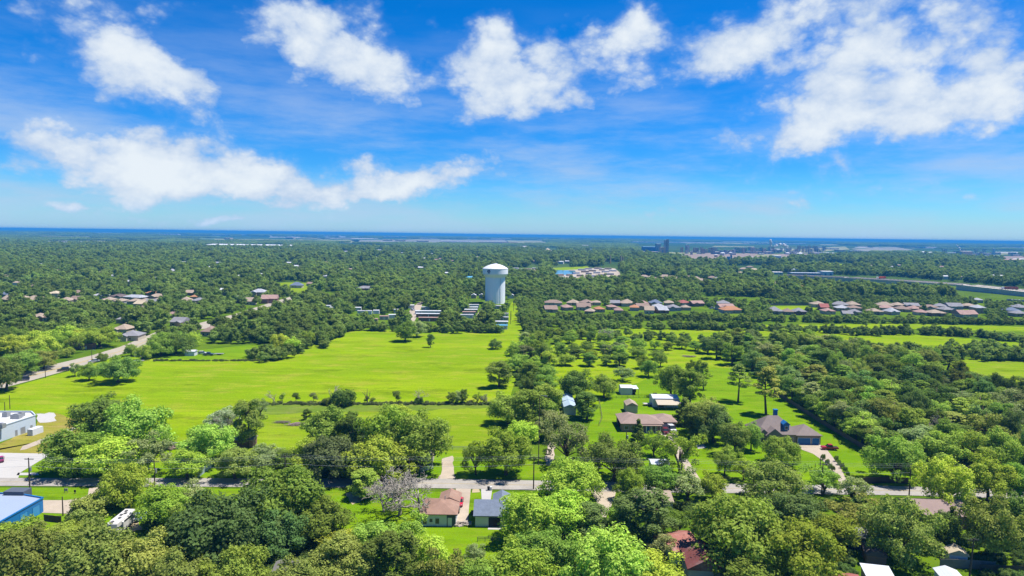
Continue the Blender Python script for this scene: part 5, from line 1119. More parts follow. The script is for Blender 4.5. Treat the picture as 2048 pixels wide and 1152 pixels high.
MB().prism_y([(9.5*sq*math.cos(a), 9.0*sq*math.sin(a)) for a in np.linspace(0, math.pi, 15)], 0, 26).build('shell', mat('pale_shell', (.50, .58, .66), .5, .05, .1), q); MB().box(0, -.05, 0, 6*sq, .2, 4*sq).build('door', M_metal, q)
def cyl_b(name, label, cat, px, yb, wpx, hpx, c, cap='cone', group=None):
    s = mpp(px, yb); r, h = wpx*s/2, hpx*s; t = thing(name, label, cat, at(px, yb), 0, group)
    MB().cyl(0, 0, -1, h, r, n=20).build('shell', mat('cy_%d_%d_%d' % tuple(int(k*99) for k in c), c, .7, .08, .02), t)
    if cap: MB().lathe([(r*1.02, h), (r*.6, h + r*.22), (.05, h + r*.34)], 20).build('roof', mat('cyl_cap', (.78, .78, .78), .7, .05), t)
tanks = [(1445, 511, 10, 5, (.7, .66, .6)), (1461, 509, 7, 4, (.72, .66, .58)), (1548, 505, 9, 4, WH), (1600, 511, 13, 4, WH), (1594, 517, 13, 4, (.66, .55, .4)), (1575, 509, 8, 3, WH), (1588, 506, 8, 3, WH), (1846, 511, 11, 6.5, (.68, .64, .58)), (1861, 512, 11, 6.5, (.66, .62, .58)), (1840, 514, 15, 2.4, WH), (1856, 515, 14, 2.4, WH), (1870, 515, 14, 2.4, WH), (1690, 512, 12, 2, WH), (1432, 514, 7, 4, (.45, .3, .25))]
tanks.sort()
for i, (x, y, w, h, c) in enumerate(tanks): cyl_b('storage_tank', 'round pale storage tank of the far plants, %s' % ordl(i, len(tanks)), 'tank', x, y, w, h, c, 'cone', 'storage tanks of the far plants')
cyl_b('silo', 'tan concrete silo, left one above the gravel park', 'silo', 1220, 527, 3.6, 16, (.60, .44, .18), None); cyl_b('silo', 'tan concrete silo, tall right one above the gravel park', 'silo', 1241, 526, 3.8, 15, (.58, .42, .2), None); cyl_b('silo', 'tan concrete silo, shorter right one above the gravel park', 'silo', 1245, 527, 3.2, 13, (.55, .4, .2), None); cyl_b('silo', 'pale blue silo tower standing before the plant', 'silo', 1457, 524, 7.5, 11, (.26, .40, .52), None); cyl_b('silo', 'second pale blue silo tower, darker', 'silo', 1462, 523, 4, 13, (.14, .24, .36), None)
t = thing('conveyor', 'tan leaning conveyor frame left of the silos', 'conveyor', at(1212, 527)); s = mpp(1212, 527)
MB().tube([(-8*s, 0, 0), (1*s, 0, 8.5*s)], 1.0, 4).tube([(5*s, 0, 0), (1*s, 0, 8.5*s)], .8, 4).tube([(-2*s, 0, 4*s), (4*s, 0, 3*s)], .5, 4).build('frame', mat('conveyor_tan', (.55, .42, .25), .8, .1), t)
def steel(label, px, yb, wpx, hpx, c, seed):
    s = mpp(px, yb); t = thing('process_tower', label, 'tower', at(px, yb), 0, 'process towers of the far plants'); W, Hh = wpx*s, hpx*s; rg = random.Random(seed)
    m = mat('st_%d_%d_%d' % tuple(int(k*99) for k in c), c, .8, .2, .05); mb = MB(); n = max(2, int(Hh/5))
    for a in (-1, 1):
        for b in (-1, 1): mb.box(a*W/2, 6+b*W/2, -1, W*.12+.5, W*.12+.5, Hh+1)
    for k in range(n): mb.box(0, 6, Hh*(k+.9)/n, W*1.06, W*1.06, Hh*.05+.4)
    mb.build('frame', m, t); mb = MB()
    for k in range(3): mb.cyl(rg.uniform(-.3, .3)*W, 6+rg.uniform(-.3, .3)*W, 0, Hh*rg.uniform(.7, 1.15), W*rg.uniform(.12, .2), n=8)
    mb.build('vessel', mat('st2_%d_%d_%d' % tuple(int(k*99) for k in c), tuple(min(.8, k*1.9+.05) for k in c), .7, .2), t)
PT = [(1335, 508, 3.6, 28, (.16, .15, .2)), (1331, 507, 4.5, 25, (.2, .2, .26)), (1375, 505, 6, 14, (.25, .22, .3))]
rg = random.Random(31)
for x in range(1366, 1650, 6): PT.append((x + rg.uniform(-2, 2), 509 - (x-1366)*.012 + rg.uniform(-4, 1), rg.uniform(3.0, 6.0), rg.uniform(5, 13), rg.choice(((.16, .13, .17), (.22, .14, .14), (.12, .14, .24), (.26, .2, .2), (.3, .3, .34), (.36, .3, .3)))))
for x in range(1890, 1990, 9): PT.append((x + rg.uniform(-3, 3), 512 + rg.uniform(-3, 3), rg.uniform(3, 5.5), rg.uniform(5, 13), rg.choice(((.14, .16, .26), (.10, .14, .24), (.2, .22, .3), (.5, .52, .56)))))
PT.sort()
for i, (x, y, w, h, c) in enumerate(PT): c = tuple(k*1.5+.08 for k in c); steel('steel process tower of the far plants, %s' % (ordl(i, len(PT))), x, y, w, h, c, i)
rg = random.Random(57); hl_ = []
for k in range(34):
    x = rg.uniform(1385, 1720); hl_.append((x, 508 + rg.uniform(-5, 3), rg.uniform(7, 24), rg.uniform(1.6, 4.5)))
for k in range(14): hl_.append((rg.uniform(1830, 2046), 514 + rg.uniform(-6, 2), rg.uniform(7, 20), rg.uniform(1.6, 4.5)))
hl_.sort()
for i, (x, y, w, h) in enumerate(hl_):
    q = rg.choice(((.62, .6, .58), (.45, .38, .34), (.3, .36, .46), (.7, .7, .7), (.5, .42, .34))); box_b('factory_hall', 'low pale hall of the far plants, %s' % (ordl(i, len(hl_)) if i < 30 else ORD[len(hl_)-i] + ' from right' if i < len(hl_)-1 else 'rightmost'), 'factory', x, y, w, h, 20, q, rg.choice((WH, GR, (.6, .55, .5))), 'low halls of the far plants')
def smoke(label, pts, seed):
    rg = random.Random(seed); x0, y0 = pts[0][:2]; s = mpp(x0, 505); base = at(x0, 505); mb = MB()
    for x, y, r in pts:
        for k in range(5):
            c = ((x-x0 + rg.uniform(-.5, .5)*r)*s, rg.uniform(-.6, .6)*r*s, (505-y + rg.uniform(-.5, .5)*r)*s); R = r*s*rg.uniform(.4, .75); v = []; n = 10
            for i in range(7):
                a = math.pi*i/6
                for j in range(n):
                    b = 2*math.pi*j/n; q = R*(1+rg.uniform(-.12, .12)); v.append((c[0]+q*math.sin(a)*math.cos(b), c[1]+q*math.sin(a)*math.sin(b), c[2]+q*math.cos(a)))
            mb.add(v, [(i*n+j, i*n+(j+1) % n, (i+1)*n+(j+1) % n, (i+1)*n+j) for i in range(6) for j in range(n)])
    m, nt, out = newmat('steam'); d = N(nt, 'ShaderNodeBsdfDiffuse'); d.inputs[0].default_value = (.85, .85, .85, 1); tr = N(nt, 'ShaderNodeBsdfTranslucent'); tr.inputs[0].default_value = (.85, .85, .85, 1); ms = N(nt, 'ShaderNodeMixShader'); ms.inputs[0].default_value = .4
    L(nt, d.outputs[0], ms.inputs[1]); L(nt, tr.outputs[0], ms.inputs[2]); L(nt, ms.outputs[0], out.inputs[0])
    o = mb.build('steam_plume', m, None, base, smooth=True); tag(o, label, 'steam', kind='stuff')
smoke('tall white steam plume over the plant', [(1541, 492, 2.2), (1541, 488, 2.6), (1540.5, 484, 3), (1540, 481, 2.6)], 1); smoke('broad white steam plume drifting over the plant', [(1576, 497, 3.0), (1573, 493, 3.4), (1567, 490.5, 3.6), (1560, 490, 3.2), (1553, 491, 3), (1549, 493, 2)], 2); smoke('thin bluish steam plume over the right plant', [(1920, 500, 2), (1918, 496, 2), (1915, 492, 1.6), (1912, 490, 1.2)], 3)
# ------------------------------------------------------------------ woodland (one mass) with geometry nodes
rg = random.Random(77)
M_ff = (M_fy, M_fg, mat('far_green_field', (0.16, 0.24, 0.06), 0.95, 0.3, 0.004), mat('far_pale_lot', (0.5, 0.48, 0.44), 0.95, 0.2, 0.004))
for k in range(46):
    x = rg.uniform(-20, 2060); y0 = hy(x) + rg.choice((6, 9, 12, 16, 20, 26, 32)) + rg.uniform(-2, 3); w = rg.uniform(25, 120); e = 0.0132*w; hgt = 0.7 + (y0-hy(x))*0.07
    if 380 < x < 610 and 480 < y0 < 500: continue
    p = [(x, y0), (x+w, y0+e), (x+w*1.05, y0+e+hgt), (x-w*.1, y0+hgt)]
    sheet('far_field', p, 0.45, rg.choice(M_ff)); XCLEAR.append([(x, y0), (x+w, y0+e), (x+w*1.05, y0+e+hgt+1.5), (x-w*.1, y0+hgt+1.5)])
CLEAR = [MAIN, [(1005, 668), (1006, 640), (1022, 601), (1036, 601), (1043, 668)], [(812, 656), (816, 622), (836, 602), (848, 602), (842, 624), (830, 656)], [(943, 655), (960, 618), (972, 604), (984, 604), (972, 622), (958, 655)], [(962, 600), (1018, 600), (1018, 612), (962, 612)],
         [(336, 670), (318, 664), (400, 644), (470, 626), (540, 604), (592, 588), (606, 590), (574, 614), (502, 644), (420, 660)], [(545, 565), (592, 563), (655, 569), (657, 578), (560, 587), (545, 580)], [(583, 582), (628, 581), (628, 595), (588, 597)], [(600, 586), (672, 584), (680, 596), (655, 606), (640, 592)],
         [(1534, 611), (1630, 610), (1636, 622), (1538, 625)], [(1395, 616), (1480, 616), (1490, 634), (1400, 634)],
         [(1098, 535), (1238, 534), (1256, 558), (1236, 566), (1118, 570), (1100, 552)], [(1015, 536), (1080, 534), (1080, 550), (1015, 552)],
         [(1440, 532), (1540, 530), (1550, 545), (1450, 546)], [(1540, 546), (1800, 554), (2080, 578), (2080, 616), (1980, 606), (1900, 596), (1780, 584), (1540, 568)],
         [(1583, 527), (1640, 523), (1722, 529), (1718, 541), (1592, 537)], [(1998, 541), (2060, 536), (2060, 546), (2002, 546)], [(798, 545), (852, 541), (854, 549), (810, 553)], [(923, 545), (966, 543), (966, 553), (928, 554)], [(1205, 524), (1255, 524), (1255, 534), (1205, 534)],
         [(1268, 488), (1400, 486), (1560, 486), (1720, 492), (1725, 511), (1610, 519), (1480, 523), (1400, 529), (1360, 520), (1268, 510)], [(1500, 516), (1582, 516), (1582, 526), (1500, 526)], [(1450, 518), (1468, 518), (1468, 530), (1450, 530)],
         [(1836, 498), (2060, 502), (2060, 526), (1990, 522), (1880, 514)], [(1690, 493), (1836, 494), (1860, 506), (1690, 506)], [(2005, 520), (2060, 520), (2060, 532), (2005, 532)],
         [(690, 477), (1100, 480), (1100, 489), (690, 487)], [(420, 475), (720, 478), (720, 485), (420, 483)], [(1360, 484), (1720, 487), (1720, 489), (1360, 488)], [(1088, 494), (1114, 494), (1114, 510), (1090, 510)], [(1180, 646), (1500, 650), (2100, 654), (2100, 665), (1500, 657), (1180, 652)], [(1225, 657), (1640, 668), (1760, 674), (2100, 690), (2100, 708), (1860, 704), (1640, 692), (1540, 680), (1225, 674)], [(230, 700), (318, 658), (345, 668), (300, 704)], [(405, 686), (560, 690), (545, 722), (350, 722), (350, 705)], [(385, 650), (432, 650), (432, 680), (385, 680)], [(215, 650), (285, 650), (285, 688), (215, 688)]] + XCLEAR
def project(X, Y, Z=0.0):
    P = np.stack([X, Y, np.full_like(X, Z) - H], 1); f = np.array(fv); r = np.array(rv); u = np.array(uv)
    d = P @ f; return 1024 + F*(P @ r)/d, 576 - F*(P @ u)/d
def inpoly(poly, x, y):
    r = np.zeros(len(x), bool); n = len(poly)
    for i in range(n):
        x1, y1 = poly[i]; x2, y2 = poly[i-1]
        if y1 == y2: continue
        c = ((y1 > y) != (y2 > y)) & (x < (x2-x1)*(y-y1)/(y2-y1) + x1); r ^= c
    return r
def grid(d0, d1, sp, slope=0.80, pad=60):
    ys = np.arange(d0, d1, sp); out = []
    for y in ys:
        hw = y*slope + pad; xs = np.arange(-hw, hw, sp); out.append(np.stack([xs, np.full_like(xs, y)], 1))
    P = np.concatenate(out); return P + RS.uniform(-0.5, 0.5, P.shape)*sp*0.95
def vnoise(X, Y, sc, seed):
    rs = np.random.RandomState(seed); v = np.zeros_like(X)
    for k in range(10):
        a = rs.uniform(0, 6.28); f = sc*rs.uniform(0.6, 2.4); v += np.sin((X*math.cos(a)+Y*math.sin(a))*f + rs.uniform(0, 6.28))
    return v/10**0.5
pts = []; idx = []; scl = []
def emit(P, kind_lo, kind_n, s0, s1):
    n = len(P); pts.append(P); idx.append(kind_lo + RS.randint(0, kind_n, n)); scl.append(RS.uniform(s0, s1, n))
def keepmask(P, ymin=0, ymax=1e9, clear=True):
    x, y = project(P[:, 0], P[:, 1]); k = (y > ymin) & (y < ymax) & (x > -60) & (x < 2110)
    if clear:
        for c in CLEAR: k &= ~inpoly(c, x, y)
    return k
for d0, d1, sp, s0, s1, yl in ((400, 800, 9.0, 0.6, 1.5, 664), (800, 1500, 11.5, 0.8, 2.0, 1e9), (1500, 3000, 17, 1.2, 2.6, 1e9)):
    P = grid(d0, d1, sp); x, y = project(P[:, 0], P[:, 1]); k = keepmask(P, 0, 1e9)
    if yl < 1e8:
        k &= ((y < yl) & (x < 1040)) | ((y < 643 + (x-1040)*0.006) & (x >= 1040)) | ((x < 690) & (y < 688)) | inpoly([(1028, 660), (1070, 660), (1085, 690), (1028, 690)], x, y) | inpoly([(1640, 694), (1720, 700), (1860, 707), (2100, 712), (2100, 719), (1960, 716), (1860, 720), (1750, 708)], x, y) | (inpoly([(1045, 640), (1180, 644), (1225, 656), (1225, 674), (1090, 678)], x, y) & (RS.rand(len(P)) < 0.75))
    P = P[k]
    th = vnoise(P[:, 0], P[:, 1], 0.02, 5); P = P[th > (-1.25 if d0 < 1500 else -1.6)]
    x, y = project(P[:, 0], P[:, 1]); near = (y > 598) & (x > 1040)
    emit(P[~near], 0, 5, s0, s1); emit(P[near], 0, 5, 0.5, 0.85)
P = grid(3000, 7000, 62); P = P[keepmask(P)]; v = vnoise(P[:, 0], P[:, 1]*0.45, 0.0035, 9); P = P[v > -0.75]; emit(P, 5, 2, 0.9, 1.25)
P = grid(7000, 15000, 120); P = P[keepmask(P)]; v = vnoise(P[:, 0], P[:, 1]*0.3, 0.0015, 10); P = P[v > -0.45]; emit(P, 5, 2, 1.4, 2.2)
# hedgerows between the far pastures (rows of trees too many and small to count)
def hedge(line, sp, s0, s1, wob=3.0):
    for (x0, y0), (x1, y1) in zip(line[:-1], line[1:]):
        a, b = at(x0, y0), at(x1, y1); n = max(2, int((b-a).length/sp))
        t = RS.rand(n); Q = np.stack([a.x+(b.x-a.x)*t, a.y+(b.y-a.y)*t], 1) + RS.normal(size=(n, 2))*wob
        emit(Q, 0, 5, s0, s1)
hedge([(1080, 643), (1300, 645), (1420, 647)], 5.5, 0.4, 0.6, 3)
hedge([(1180, 656), (1300, 658), (1500, 660), (1640, 666), (1760, 671)], 1.6, 0.45, 0.85, 2.6)
hedge([(1080, 652), (1180, 655)], 3.0, 0.5, 0.8, 4)
hedge([(1760, 668), (1850, 669), (1960, 673), (2020, 682), (2100, 690)], 1.5, 0.45, 0.85, 2.6)
hedge([(1500, 680), (1640, 694), (1760, 708), (1860, 716), (2100, 722)], 1.8, 0.6, 1.0, 5)
hedge([(1900, 700), (2000, 706), (2100, 712)], 2.5, 0.6, 0.9, 4)
hedge([(1180, 676), (1300, 679), (1400, 680), (1500, 684)], 3.5, 0.5, 0.85, 5)
hedge([(692, 660), (640, 684), (578, 706), (528, 722)], 1.7, 0.6, 1.05, 5)
hedge([(690, 660), (800, 663), (900, 664), (1002, 667)], 2.0, 0.5, 0.85, 2.5)
hedge([(1046, 606), (1060, 640), (1062, 662)], 2.5, 0.7, 1.0, 4)
hedge([(1500, 640), (1640, 644), (1800, 646), (2100, 650)], 1.6, 0.5, 0.8, 4)
hedge([(1080, 639), (1300, 640), (1500, 643)], 1.8, 0.5, 0.8, 3)
CLEAR_DONE = 1
PTS = np.concatenate(pts); IDX = np.concatenate(idx).astype(np.int32); SC = np.concatenate(scl)
print('WOODLAND', len(PTS))
def far_protos():
    res = []
    for i in range(5):
        rs = np.random.RandomState(900+i)
        cl = dome(rs, 22, 3.9, 4.4 if i % 2 else 5.2, 3.6 if i % 2 else 4.6, 0.9, 1.8, -0.9)
        me, V = leaf_mesh('crown', cl, 0.46, 2000, 90+i, (0, 0, 3.5), jit=0.28); res.append(me)
    for i in range(2):
        rs = np.random.RandomState(950+i)
        cl = [(rs.uniform(-36, 36), rs.uniform(-36, 36), rs.uniform(4.5, 9), rs.uniform(4, 6.5)) for _ in range(60)]
        me, V = leaf_mesh('crown', cl, 1.7, 3200, 95+i, (0, 0, -40), jit=0.5); res.append(me)
    return [bpy.data.objects.new('crown_shape', m) for m in res]
def gn_mass(name, P, IDX, SC, protos, color, zscale=(0.7, 1.0)):
    me = bpy.data.meshes.new(name); n = len(P)
    me.vertices.add(n); me.vertices.foreach_set('co', np.concatenate([P, np.zeros((n, 1))], 1).astype(np.float32).ravel())
    a = me.attributes.new('pick', 'INT', 'POINT'); a.data.foreach_set('value', IDX)
    a = me.attributes.new('sc', 'FLOAT_VECTOR', 'POINT'); z = RS.uniform(*zscale, n)
    a.data.foreach_set('vector', np.stack([SC, SC, SC*z], 1).astype(np.float32).ravel())
    a = me.attributes.new('rot', 'FLOAT_VECTOR', 'POINT'); a.data.foreach_set('vector', np.stack([np.zeros(n), np.zeros(n), RS.uniform(0, 6.28, n)], 1).astype(np.float32).ravel())
    o = bpy.data.objects.new(name, me); COL.objects.link(o); o.color = (*color, 1)
    ng = bpy.data.node_groups.new(name + '_nodes', 'GeometryNodeTree')
    ng.interface.new_socket('Geometry', in_out='INPUT', socket_type='NodeSocketGeometry'); ng.interface.new_socket('Geometry', in_out='OUTPUT', socket_type='NodeSocketGeometry')
    gi = ng.nodes.new('NodeGroupInput'); go = ng.nodes.new('NodeGroupOutput')
    jn = ng.nodes.new('GeometryNodeJoinGeometry')
    for p in reversed(protos):
        oi = ng.nodes.new('GeometryNodeObjectInfo'); oi.inputs['Object'].default_value = p; oi.inputs['As Instance'].default_value = False
        g2 = ng.nodes.new('GeometryNodeGeometryToInstance'); ng.links.new(oi.outputs['Geometry'], g2.inputs[0]); ng.links.new(g2.outputs[0], jn.inputs[0])
    ip = ng.nodes.new('GeometryNodeInstanceOnPoints'); ip.inputs['Pick Instance'].default_value = True
    def attr(nm, dt):
        q = ng.nodes.new('GeometryNodeInputNamedAttribute'); q.data_type = dt; q.inputs['Name'].default_value = nm; return q.outputs[0]
    ng.links.new(gi.outputs[0], ip.inputs['Points']); ng.links.new(jn.outputs[0], ip.inputs['Instance'])
    ng.links.new(attr('pick', 'INT'), ip.inputs['Instance Index']); ng.links.new(attr('sc', 'FLOAT_VECTOR'), ip.inputs['Scale']); ng.links.new(attr('rot', 'FLOAT_VECTOR'), ip.inputs['Rotation'])
    ng.links.new(ip.outputs[0], go.inputs[0])
    md = o.modifiers.new('scatter', 'NODES'); md.node_group = ng
    return o
FP = far_protos()
tag(gn_mass('woodland', PTS, IDX, SC, FP, (0.094, 0.152, 0.024)), 'green woodland stretching from the pastures to the horizon', 'woodland', kind='stuff')
# weeds along the fence line
n = 260; t = RS.rand(n); a, b = at(520, 809), at(985, 809)
Q = np.stack([a.x+(b.x-a.x)*t, a.y+(b.y-a.y)*t], 1) + RS.normal(size=(n, 2))*np.array([0.3, 0.7])
WP = [bpy.data.objects.new('weed_shape', PROTO['bush'][i][0]) for i in range(3)]
tag(gn_mass('weeds', Q, RS.randint(0, 3, n).astype(np.int32), RS.uniform(0.16, 0.46, n), WP, (0.09, 0.12, 0.04)), 'low weeds along the fence line across the pasture', 'weeds', kind='stuff')
a, b = at(310, 722), at(530, 722); n = 150; t = RS.rand(n)
Q = np.stack([a.x+(b.x-a.x)*t, a.y+(b.y-a.y)*t], 1) + RS.normal(size=(n, 2))*np.array([0.3, 0.6])
tag(gn_mass('hedge_weeds', Q, RS.randint(0, 3, n).astype(np.int32), RS.uniform(0.15, 0.4, n), WP, (0.07, 0.10, 0.03)), 'low dark weeds along the far side of the pasture', 'weeds', kind='stuff')
UND = []
for poly, n in (([(1480, 745), (1600, 800), (1760, 890), (1850, 940), (2080, 950), (2080, 780), (1900, 760), (1640, 690), (1420, 715)], 700), ([(1090, 1000), (2080, 1010), (2080, 1160), (1000, 1160)], 420), ([(0, 1080), (600, 1000), (760, 1160), (0, 1160)], 300), ([(1030, 680), (1090, 720), (1110, 850), (1035, 830)], 160), ([(630, 900), (840, 900), (850, 955), (610, 958)], 140)):
    xs = [p[0] for p in poly]; ys = [p[1] for p in poly]; k = 0
    while k < n:
        x, y = random.uniform(min(xs), max(xs)), random.uniform(min(ys), max(ys))
        if inside(poly, x, y) and not any(inside(c, x, y) for c in KEEPOUT):
            p = at(x, y); UND.append((p.x, p.y)); k += 1
UND = np.array(UND)
tag(gn_mass('undergrowth', UND, RS.randint(0, 3, len(UND)).astype(np.int32), RS.uniform(0.35, 0.8, len(UND)), WP, (0.085, 0.15, 0.03)), 'low green undergrowth between the trunks of the woods', 'undergrowth', kind='stuff')
# ------------------------------------------------------------------ sky, sun, haze, camera
def build_world():
    w = bpy.data.worlds.new('World'); S.world = w; w.use_nodes = True; nt = w.node_tree; nt.nodes.clear()
    out = N(nt, 'ShaderNodeOutputWorld'); bg = N(nt, 'ShaderNodeBackground'); bg.inputs[1].default_value = 0.115
    sky = N(nt, 'ShaderNodeTexSky'); sky.sky_type = 'NISHITA'; sky.sun_disc = False
    sky.sun_elevation = math.radians(SUN_EL); sky.sun_rotation = math.radians(SUN_AZ)
    sky.altitude = 100; sky.air_density = 1.0; sky.dust_density = 0.4; sky.ozone_density = 2.2
    tc = N(nt, 'ShaderNodeTexCoord'); sp = N(nt, 'ShaderNodeSeparateXYZ'); L(nt, tc.outputs['Generated'], sp.inputs[0])
    X, Y, Z = sp.outputs
    hs = N(nt, 'ShaderNodeHueSaturation'); L(nt, sky.outputs[0], hs.inputs['Color']); hs.inputs['Saturation'].default_value = 1.45; hs.inputs['Hue'].default_value = 0.492; hs.inputs['Value'].default_value = SKYV
    el0 = math_(nt, 'ARCSINE', Z); cr = N(nt, 'ShaderNodeValToRGB'); L(nt, math_(nt, 'MULTIPLY', el0, 2.0), cr.inputs[0]); E = cr.color_ramp.elements
    E[0].position = 0.0; E[0].color = (.36, .66, 1.0, 1); E[1].position = 0.9; E[1].color = (.012, .40, .72, 1)
    for p_, c_ in ((0.058, (.27, .60, 1.0, 1)), (0.19, (.13, .46, .87, 1)), (0.64, (.02, .46, .78, 1))):
        q_ = E.new(p_); q_.color = c_
    skyc = mixc(nt, 1.0, hs.outputs[0], cr.outputs[0], 'MULTIPLY')
    az = math_(nt, 'ARCTAN2', X, Y); el = math_(nt, 'ARCSINE', Z)
    cb = N(nt, 'ShaderNodeCombineXYZ'); L(nt, az, cb.inputs[0]); L(nt, el, cb.inputs[1])
    mp = N(nt, 'ShaderNodeMapping'); mp.inputs['Scale'].default_value = (1.0, 1.45, 1); L(nt, cb.outputs[0], mp.inputs[0]); vec = mp.outputs[0]
    # domain warp
    nw = N(nt, 'ShaderNodeTexNoise'); nw.inputs['Scale'].default_value = 5.5; nw.inputs['Detail'].default_value = 8; nw.inputs['Roughness'].default_value = 0.62; L(nt, vec, nw.inputs['Vector'])
    sw = N(nt, 'ShaderNodeVectorMath', operation='SUBTRACT'); L(nt, nw.outputs['Color'], sw.inputs[0]); sw.inputs[1].default_value = (0.5, 0.5, 0.5)
    sc = N(nt, 'ShaderNodeVectorMath', operation='SCALE'); L(nt, sw.outputs[0], sc.inputs[0]); sc.inputs['Scale'].default_value = 0.10
    ad = N(nt, 'ShaderNodeVectorMath', operation='ADD'); L(nt, cb.outputs[0], ad.inputs[0]); L(nt, sc.outputs[0], ad.inputs[1])
    s2 = N(nt, 'ShaderNodeSeparateXYZ'); L(nt, ad.outputs[0], s2.inputs[0]); wa, we = s2.outputs[0], s2.outputs[1]
    vo = N(nt, 'ShaderNodeTexVoronoi'); vo.feature = 'SMOOTH_F1'; vo.inputs['Scale'].default_value = 15.0; vo.inputs['Detail'].default_value = 4.0; vo.inputs['Roughness'].default_value = 0.55; vo.inputs['Smoothness'].default_value = 0.6
    wv = N(nt, 'ShaderNodeVectorMath', operation='ADD'); L(nt, vec, wv.inputs[0]); s3 = N(nt, 'ShaderNodeVectorMath', operation='SCALE'); L(nt, sw.outputs[0], s3.inputs[0]); s3.inputs['Scale'].default_value = 0.05; L(nt, s3.outputs[0], wv.inputs[1]); L(nt, wv.outputs[0], vo.inputs['Vector'])
    bil = math_(nt, 'SUBTRACT', 0.42, vo.outputs['Distance']); fb = noise(nt, vec, 16.0, 10, 0.6); fb2 = noise(nt, vec, 4.0, 6, 0.6)
    tot = None
    for (px, py, rx, ry, rot, amp) in CLOUDS:
        d = fv + rv*((px-1024)/F) - uv*((py-576)/F); d.normalize(); a0, e0 = math.atan2(d.x, d.y), math.asin(d.z)
        c, s = math.cos(math.radians(rot)), math.sin(math.radians(rot)); ra, re = rx/F*1.36, ry/F*1.36
        da = math_(nt, 'SUBTRACT', wa, a0); de = math_(nt, 'SUBTRACT', we, e0)
        p = math_(nt, 'ADD', math_(nt, 'MULTIPLY', da, c/ra), math_(nt, 'MULTIPLY', de, s/ra))
        q = math_(nt, 'ADD', math_(nt, 'MULTIPLY', da, -s/re), math_(nt, 'MULTIPLY', de, c/re))
        r2 = math_(nt, 'ADD', math_(nt, 'MULTIPLY', p, p), math_(nt, 'MULTIPLY', q, q))
        v = math_(nt, 'MULTIPLY', math_(nt, 'POWER', 2.71828, math_(nt, 'MULTIPLY', r2, -1.1)), amp*1.2)
        tot = v if tot is None else math_(nt, 'SQRT', math_(nt, 'ADD', math_(nt, 'MULTIPLY', tot, tot), math_(nt, 'MULTIPLY', v, v)))
    dens = math_(nt, 'ADD', tot, math_(nt, 'ADD', math_(nt, 'MULTIPLY', math_(nt, 'ADD', math_(nt, 'SUBTRACT', fb, 0.5), bil), 1.05), math_(nt, 'MULTIPLY', math_(nt, 'SUBTRACT', fb2, 0.5), 0.6)))
    cover = math_(nt, 'MULTIPLY', math_(nt, 'ADD', math_(nt, 'MULTIPLY', ramp(nt, dens, 0.10, 0.80), 0.58), math_(nt, 'MULTIPLY', ramp(nt, dens, -0.25, 0.95), 0.42)), 0.97)
    # thin streaky veil
    mv = N(nt, 'ShaderNodeMapping'); mv.inputs['Scale'].default_value = (1.0, 4.5, 1); mv.inputs['Rotation'].default_value = (0, 0, 0.10); L(nt, cb.outputs[0], mv.inputs[0])
    veil = math_(nt, 'MULTIPLY', ramp(nt, noise(nt, mv.outputs[0], 3.4, 8, 0.6), 0.38, 0.70), 0.68)
    veil = math_(nt, 'MULTIPLY', veil, ramp(nt, el, 0.34, 0.06))
    cover = math_(nt, 'MAXIMUM', cover, veil)
    shade = ramp(nt, math_(nt, 'ADD', dens, math_(nt, 'MULTIPLY', math_(nt, 'SUBTRACT', noise(nt, vec, 9.0, 6, 0.6), 0.5), 1.5)), 0.25, 1.45)
    cc = mixc(nt, shade, CL_LO, CL_HI)
    col = mixc(nt, cover, skyc, cc)
    # pale band low over the horizon
    band = math_(nt, 'MULTIPLY', ramp(nt, el, 0.05, 0.0), 0.5)
    col = mixc(nt, band, col, BAND)
    L(nt, col, bg.inputs[0]); L(nt, bg.outputs[0], out.inputs[0])
    try: w.cycles.sampling_method = 'MANUAL'; w.cycles.sample_map_resolution = 512
    except Exception: pass
SUN_EL = 67.0; SUN_AZ = 80.0
SKYV = 0.85; SKY_LO = (0.55, 0.84, 1.0); SKY_HI = (0.04, 0.50, 0.86); CL_LO = (2.35, 2.95, 3.9); CL_HI = (3.9, 4.2, 4.45); BAND = (2.0, 3.2, 4.6)
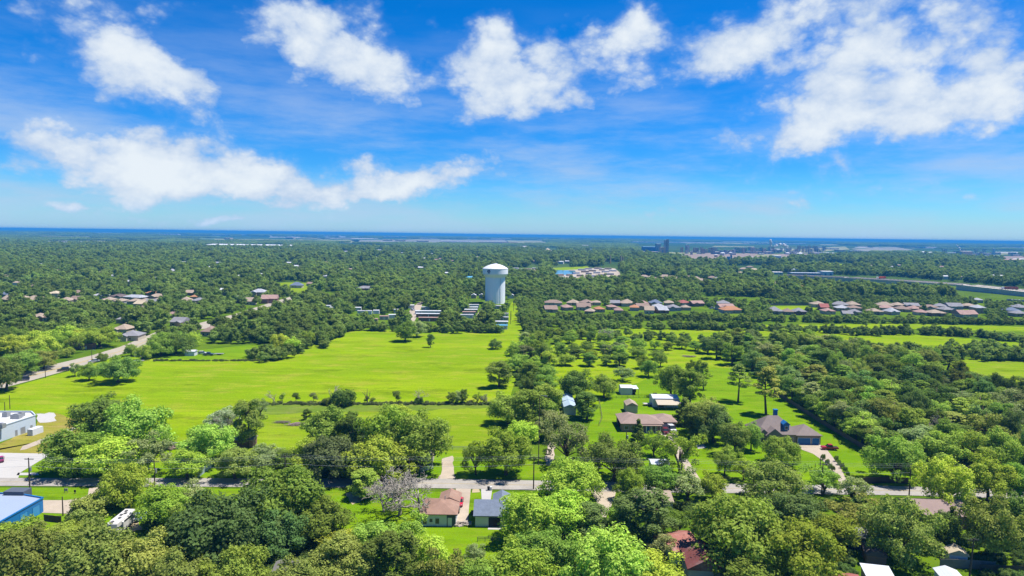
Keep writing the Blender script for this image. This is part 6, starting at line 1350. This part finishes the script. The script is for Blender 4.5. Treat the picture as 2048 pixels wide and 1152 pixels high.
CLOUDS = [  # px, py, rx, ry, rotation, strength
    (215, 70, 95, 50, -18, 1.0), (300, 130, 110, 55, -28, 1.05), (390, 180, 90, 30, -18, .85), (120, 120, 130, 45, 10, .5), (330, 200, 60, 30, 0, .6), (55, 25, 40, 25, 0, .45),
    (90, 225, 230, 34, 4, .45), (550, 45, 60, 45, -40, .95), (640, 30, 90, 40, 10, .7), (700, 100, 130, 60, -22, 1.1), (650, 120, 80, 60, 0, .95), (780, 190, 80, 40, -35, .95), (690, 185, 80, 45, 0, .6), (760, 15, 40, 25, -60, .7),
    (350, 12, 90, 24, 0, .5), (520, 120, 40, 22, -20, .4), (980, 110, 85, 55, 0, 1.05), (960, 180, 90, 60, 0, 1.15), (1060, 170, 110, 60, 10, 1.1), (940, 225, 50, 25, 0, .8), (1190, 90, 80, 50, 20, .95), (1290, 50, 55, 60, 0, .95), (1250, 130, 110, 50, 10, .9), (1330, 160, 50, 26, 0, .7), (1230, 190, 80, 30, 10, .6),
    (1470, 60, 110, 55, 0, 1.05), (1420, 110, 60, 40, 0, .9), (1560, 40, 120, 40, 20, .9), (1700, 30, 90, 40, 0, .75), (1640, 20, 50, 30, 30, .7), (1850, 60, 110, 60, 10, .9), (1760, 90, 130, 60, 0, .75), (1680, 170, 110, 70, 0, 1.0), (1640, 240, 120, 55, 10, 1.0), (1780, 230, 150, 60, 10, 1.05), (1900, 210, 120, 50, 10, .8), (2000, 240, 80, 40, 20, .9), (2020, 190, 60, 40, 20, .8), (1990, 90, 70, 60, 0, .7), (1500, 270, 70, 24, 15, .6), (1560, 290, 60, 22, 0, .55),
    (160, 285, 110, 34, -8, .85), (280, 310, 140, 42, -8, 1.0), (400, 350, 170, 46, -4, 1.15), (520, 355, 110, 40, -10, 1.0), (300, 370, 120, 34, 0, .75), (60, 300, 90, 34, 0, .5), (440, 400, 150, 22, 0, .5), (590, 380, 60, 30, 0, .75),
    (450, 270, 26, 18, 0, .7), (545, 245, 70, 22, 10, .55), (650, 385, 40, 22, 10, .85), (730, 350, 60, 32, 10, 1.05), (790, 375, 100, 24, 6, 1.1), (880, 360, 80, 24, 16, 1.05), (960, 330, 70, 26, 28, 1.0), (1005, 345, 40, 16, 10, .8), (1040, 395, 30, 14, 20, .55), (1110, 388, 50, 12, 8, .55),
    (660, 280, 70, 26, 5, .4), (920, 305, 50, 12, 6, .4), (230, 420, 60, 12, -6, .7), (110, 402, 140, 7, 2, .6), (450, 445, 100, 9, -2, .8), (720, 462, 60, 4, 0, .7), (1450, 400, 280, 26, 8, .42), (1850, 400, 250, 40, -4, .42), (1880, 330, 120, 26, 10, .45), (1250, 455, 180, 8, 2, .35), (1560, 456, 60, 4, 0, .5), (1900, 456, 50, 4, 0, .4)]
build_world()
sun = bpy.data.lights.new('sun', 'SUN'); sun.energy = 4.6; sun.angle = math.radians(0.5); sun.color = (1.0, 0.955, 0.88)
so = bpy.data.objects.new('sun', sun); COL.objects.link(so)
e, a = math.radians(SUN_EL), math.radians(SUN_AZ)
sd = Vector((math.sin(a)*math.cos(e), math.cos(a)*math.cos(e), math.sin(e)))
so.rotation_euler = sd.to_track_quat('Z', 'Y').to_euler(); so.location = sd*500
def build_haze():
    mb = MB(); mb.box(0, 0, -1.0, 124000, 124000, 80.0)
    m = bpy.data.materials.new('air'); m.use_nodes = True; nt = m.node_tree; nt.nodes.clear()
    o = N(nt, 'ShaderNodeOutputMaterial'); v = N(nt, 'ShaderNodeVolumePrincipled')
    v.inputs['Color'].default_value = HAZE_C; v.inputs['Density'].default_value = HAZE_D; v.inputs['Anisotropy'].default_value = 0.0
    L(nt, v.outputs[0], o.inputs['Volume'])
    try: m.cycles.homogeneous_volume = True
    except Exception: pass
    tag(mb.build('haze', m), kind='stuff', label='thin blue haze over the far land', cat='haze')
HAZE_C = (0.06, 0.36, 0.80, 1); HAZE_D = 1.15e-4
build_haze()
cam = bpy.data.cameras.new('camera'); co = bpy.data.objects.new('camera', cam); COL.objects.link(co)
cam.sensor_width = 36; cam.lens = F/2048*36; cam.clip_start = 1; cam.clip_end = 150000
co.matrix_world = Matrix(((rv.x, uv.x, -fv.x, CAM.x), (rv.y, uv.y, -fv.y, CAM.y), (rv.z, uv.z, -fv.z, CAM.z), (0, 0, 0, 1)))
S.camera = co
S.render.resolution_x = 1024; S.render.resolution_y = 576
S.view_settings.view_transform = 'Standard'; S.view_settings.look = 'None'; S.view_settings.gamma = 1.0; S.view_settings.exposure = 0.9
try:
    S.view_settings.use_curve_mapping = False
    S.cycles.max_bounces = 5; S.cycles.diffuse_bounces = 2; S.cycles.transmission_bounces = 2; S.cycles.volume_bounces = 0; S.cycles.glossy_bounces = 2; S.cycles.transparent_max_bounces = 4
except Exception: pass
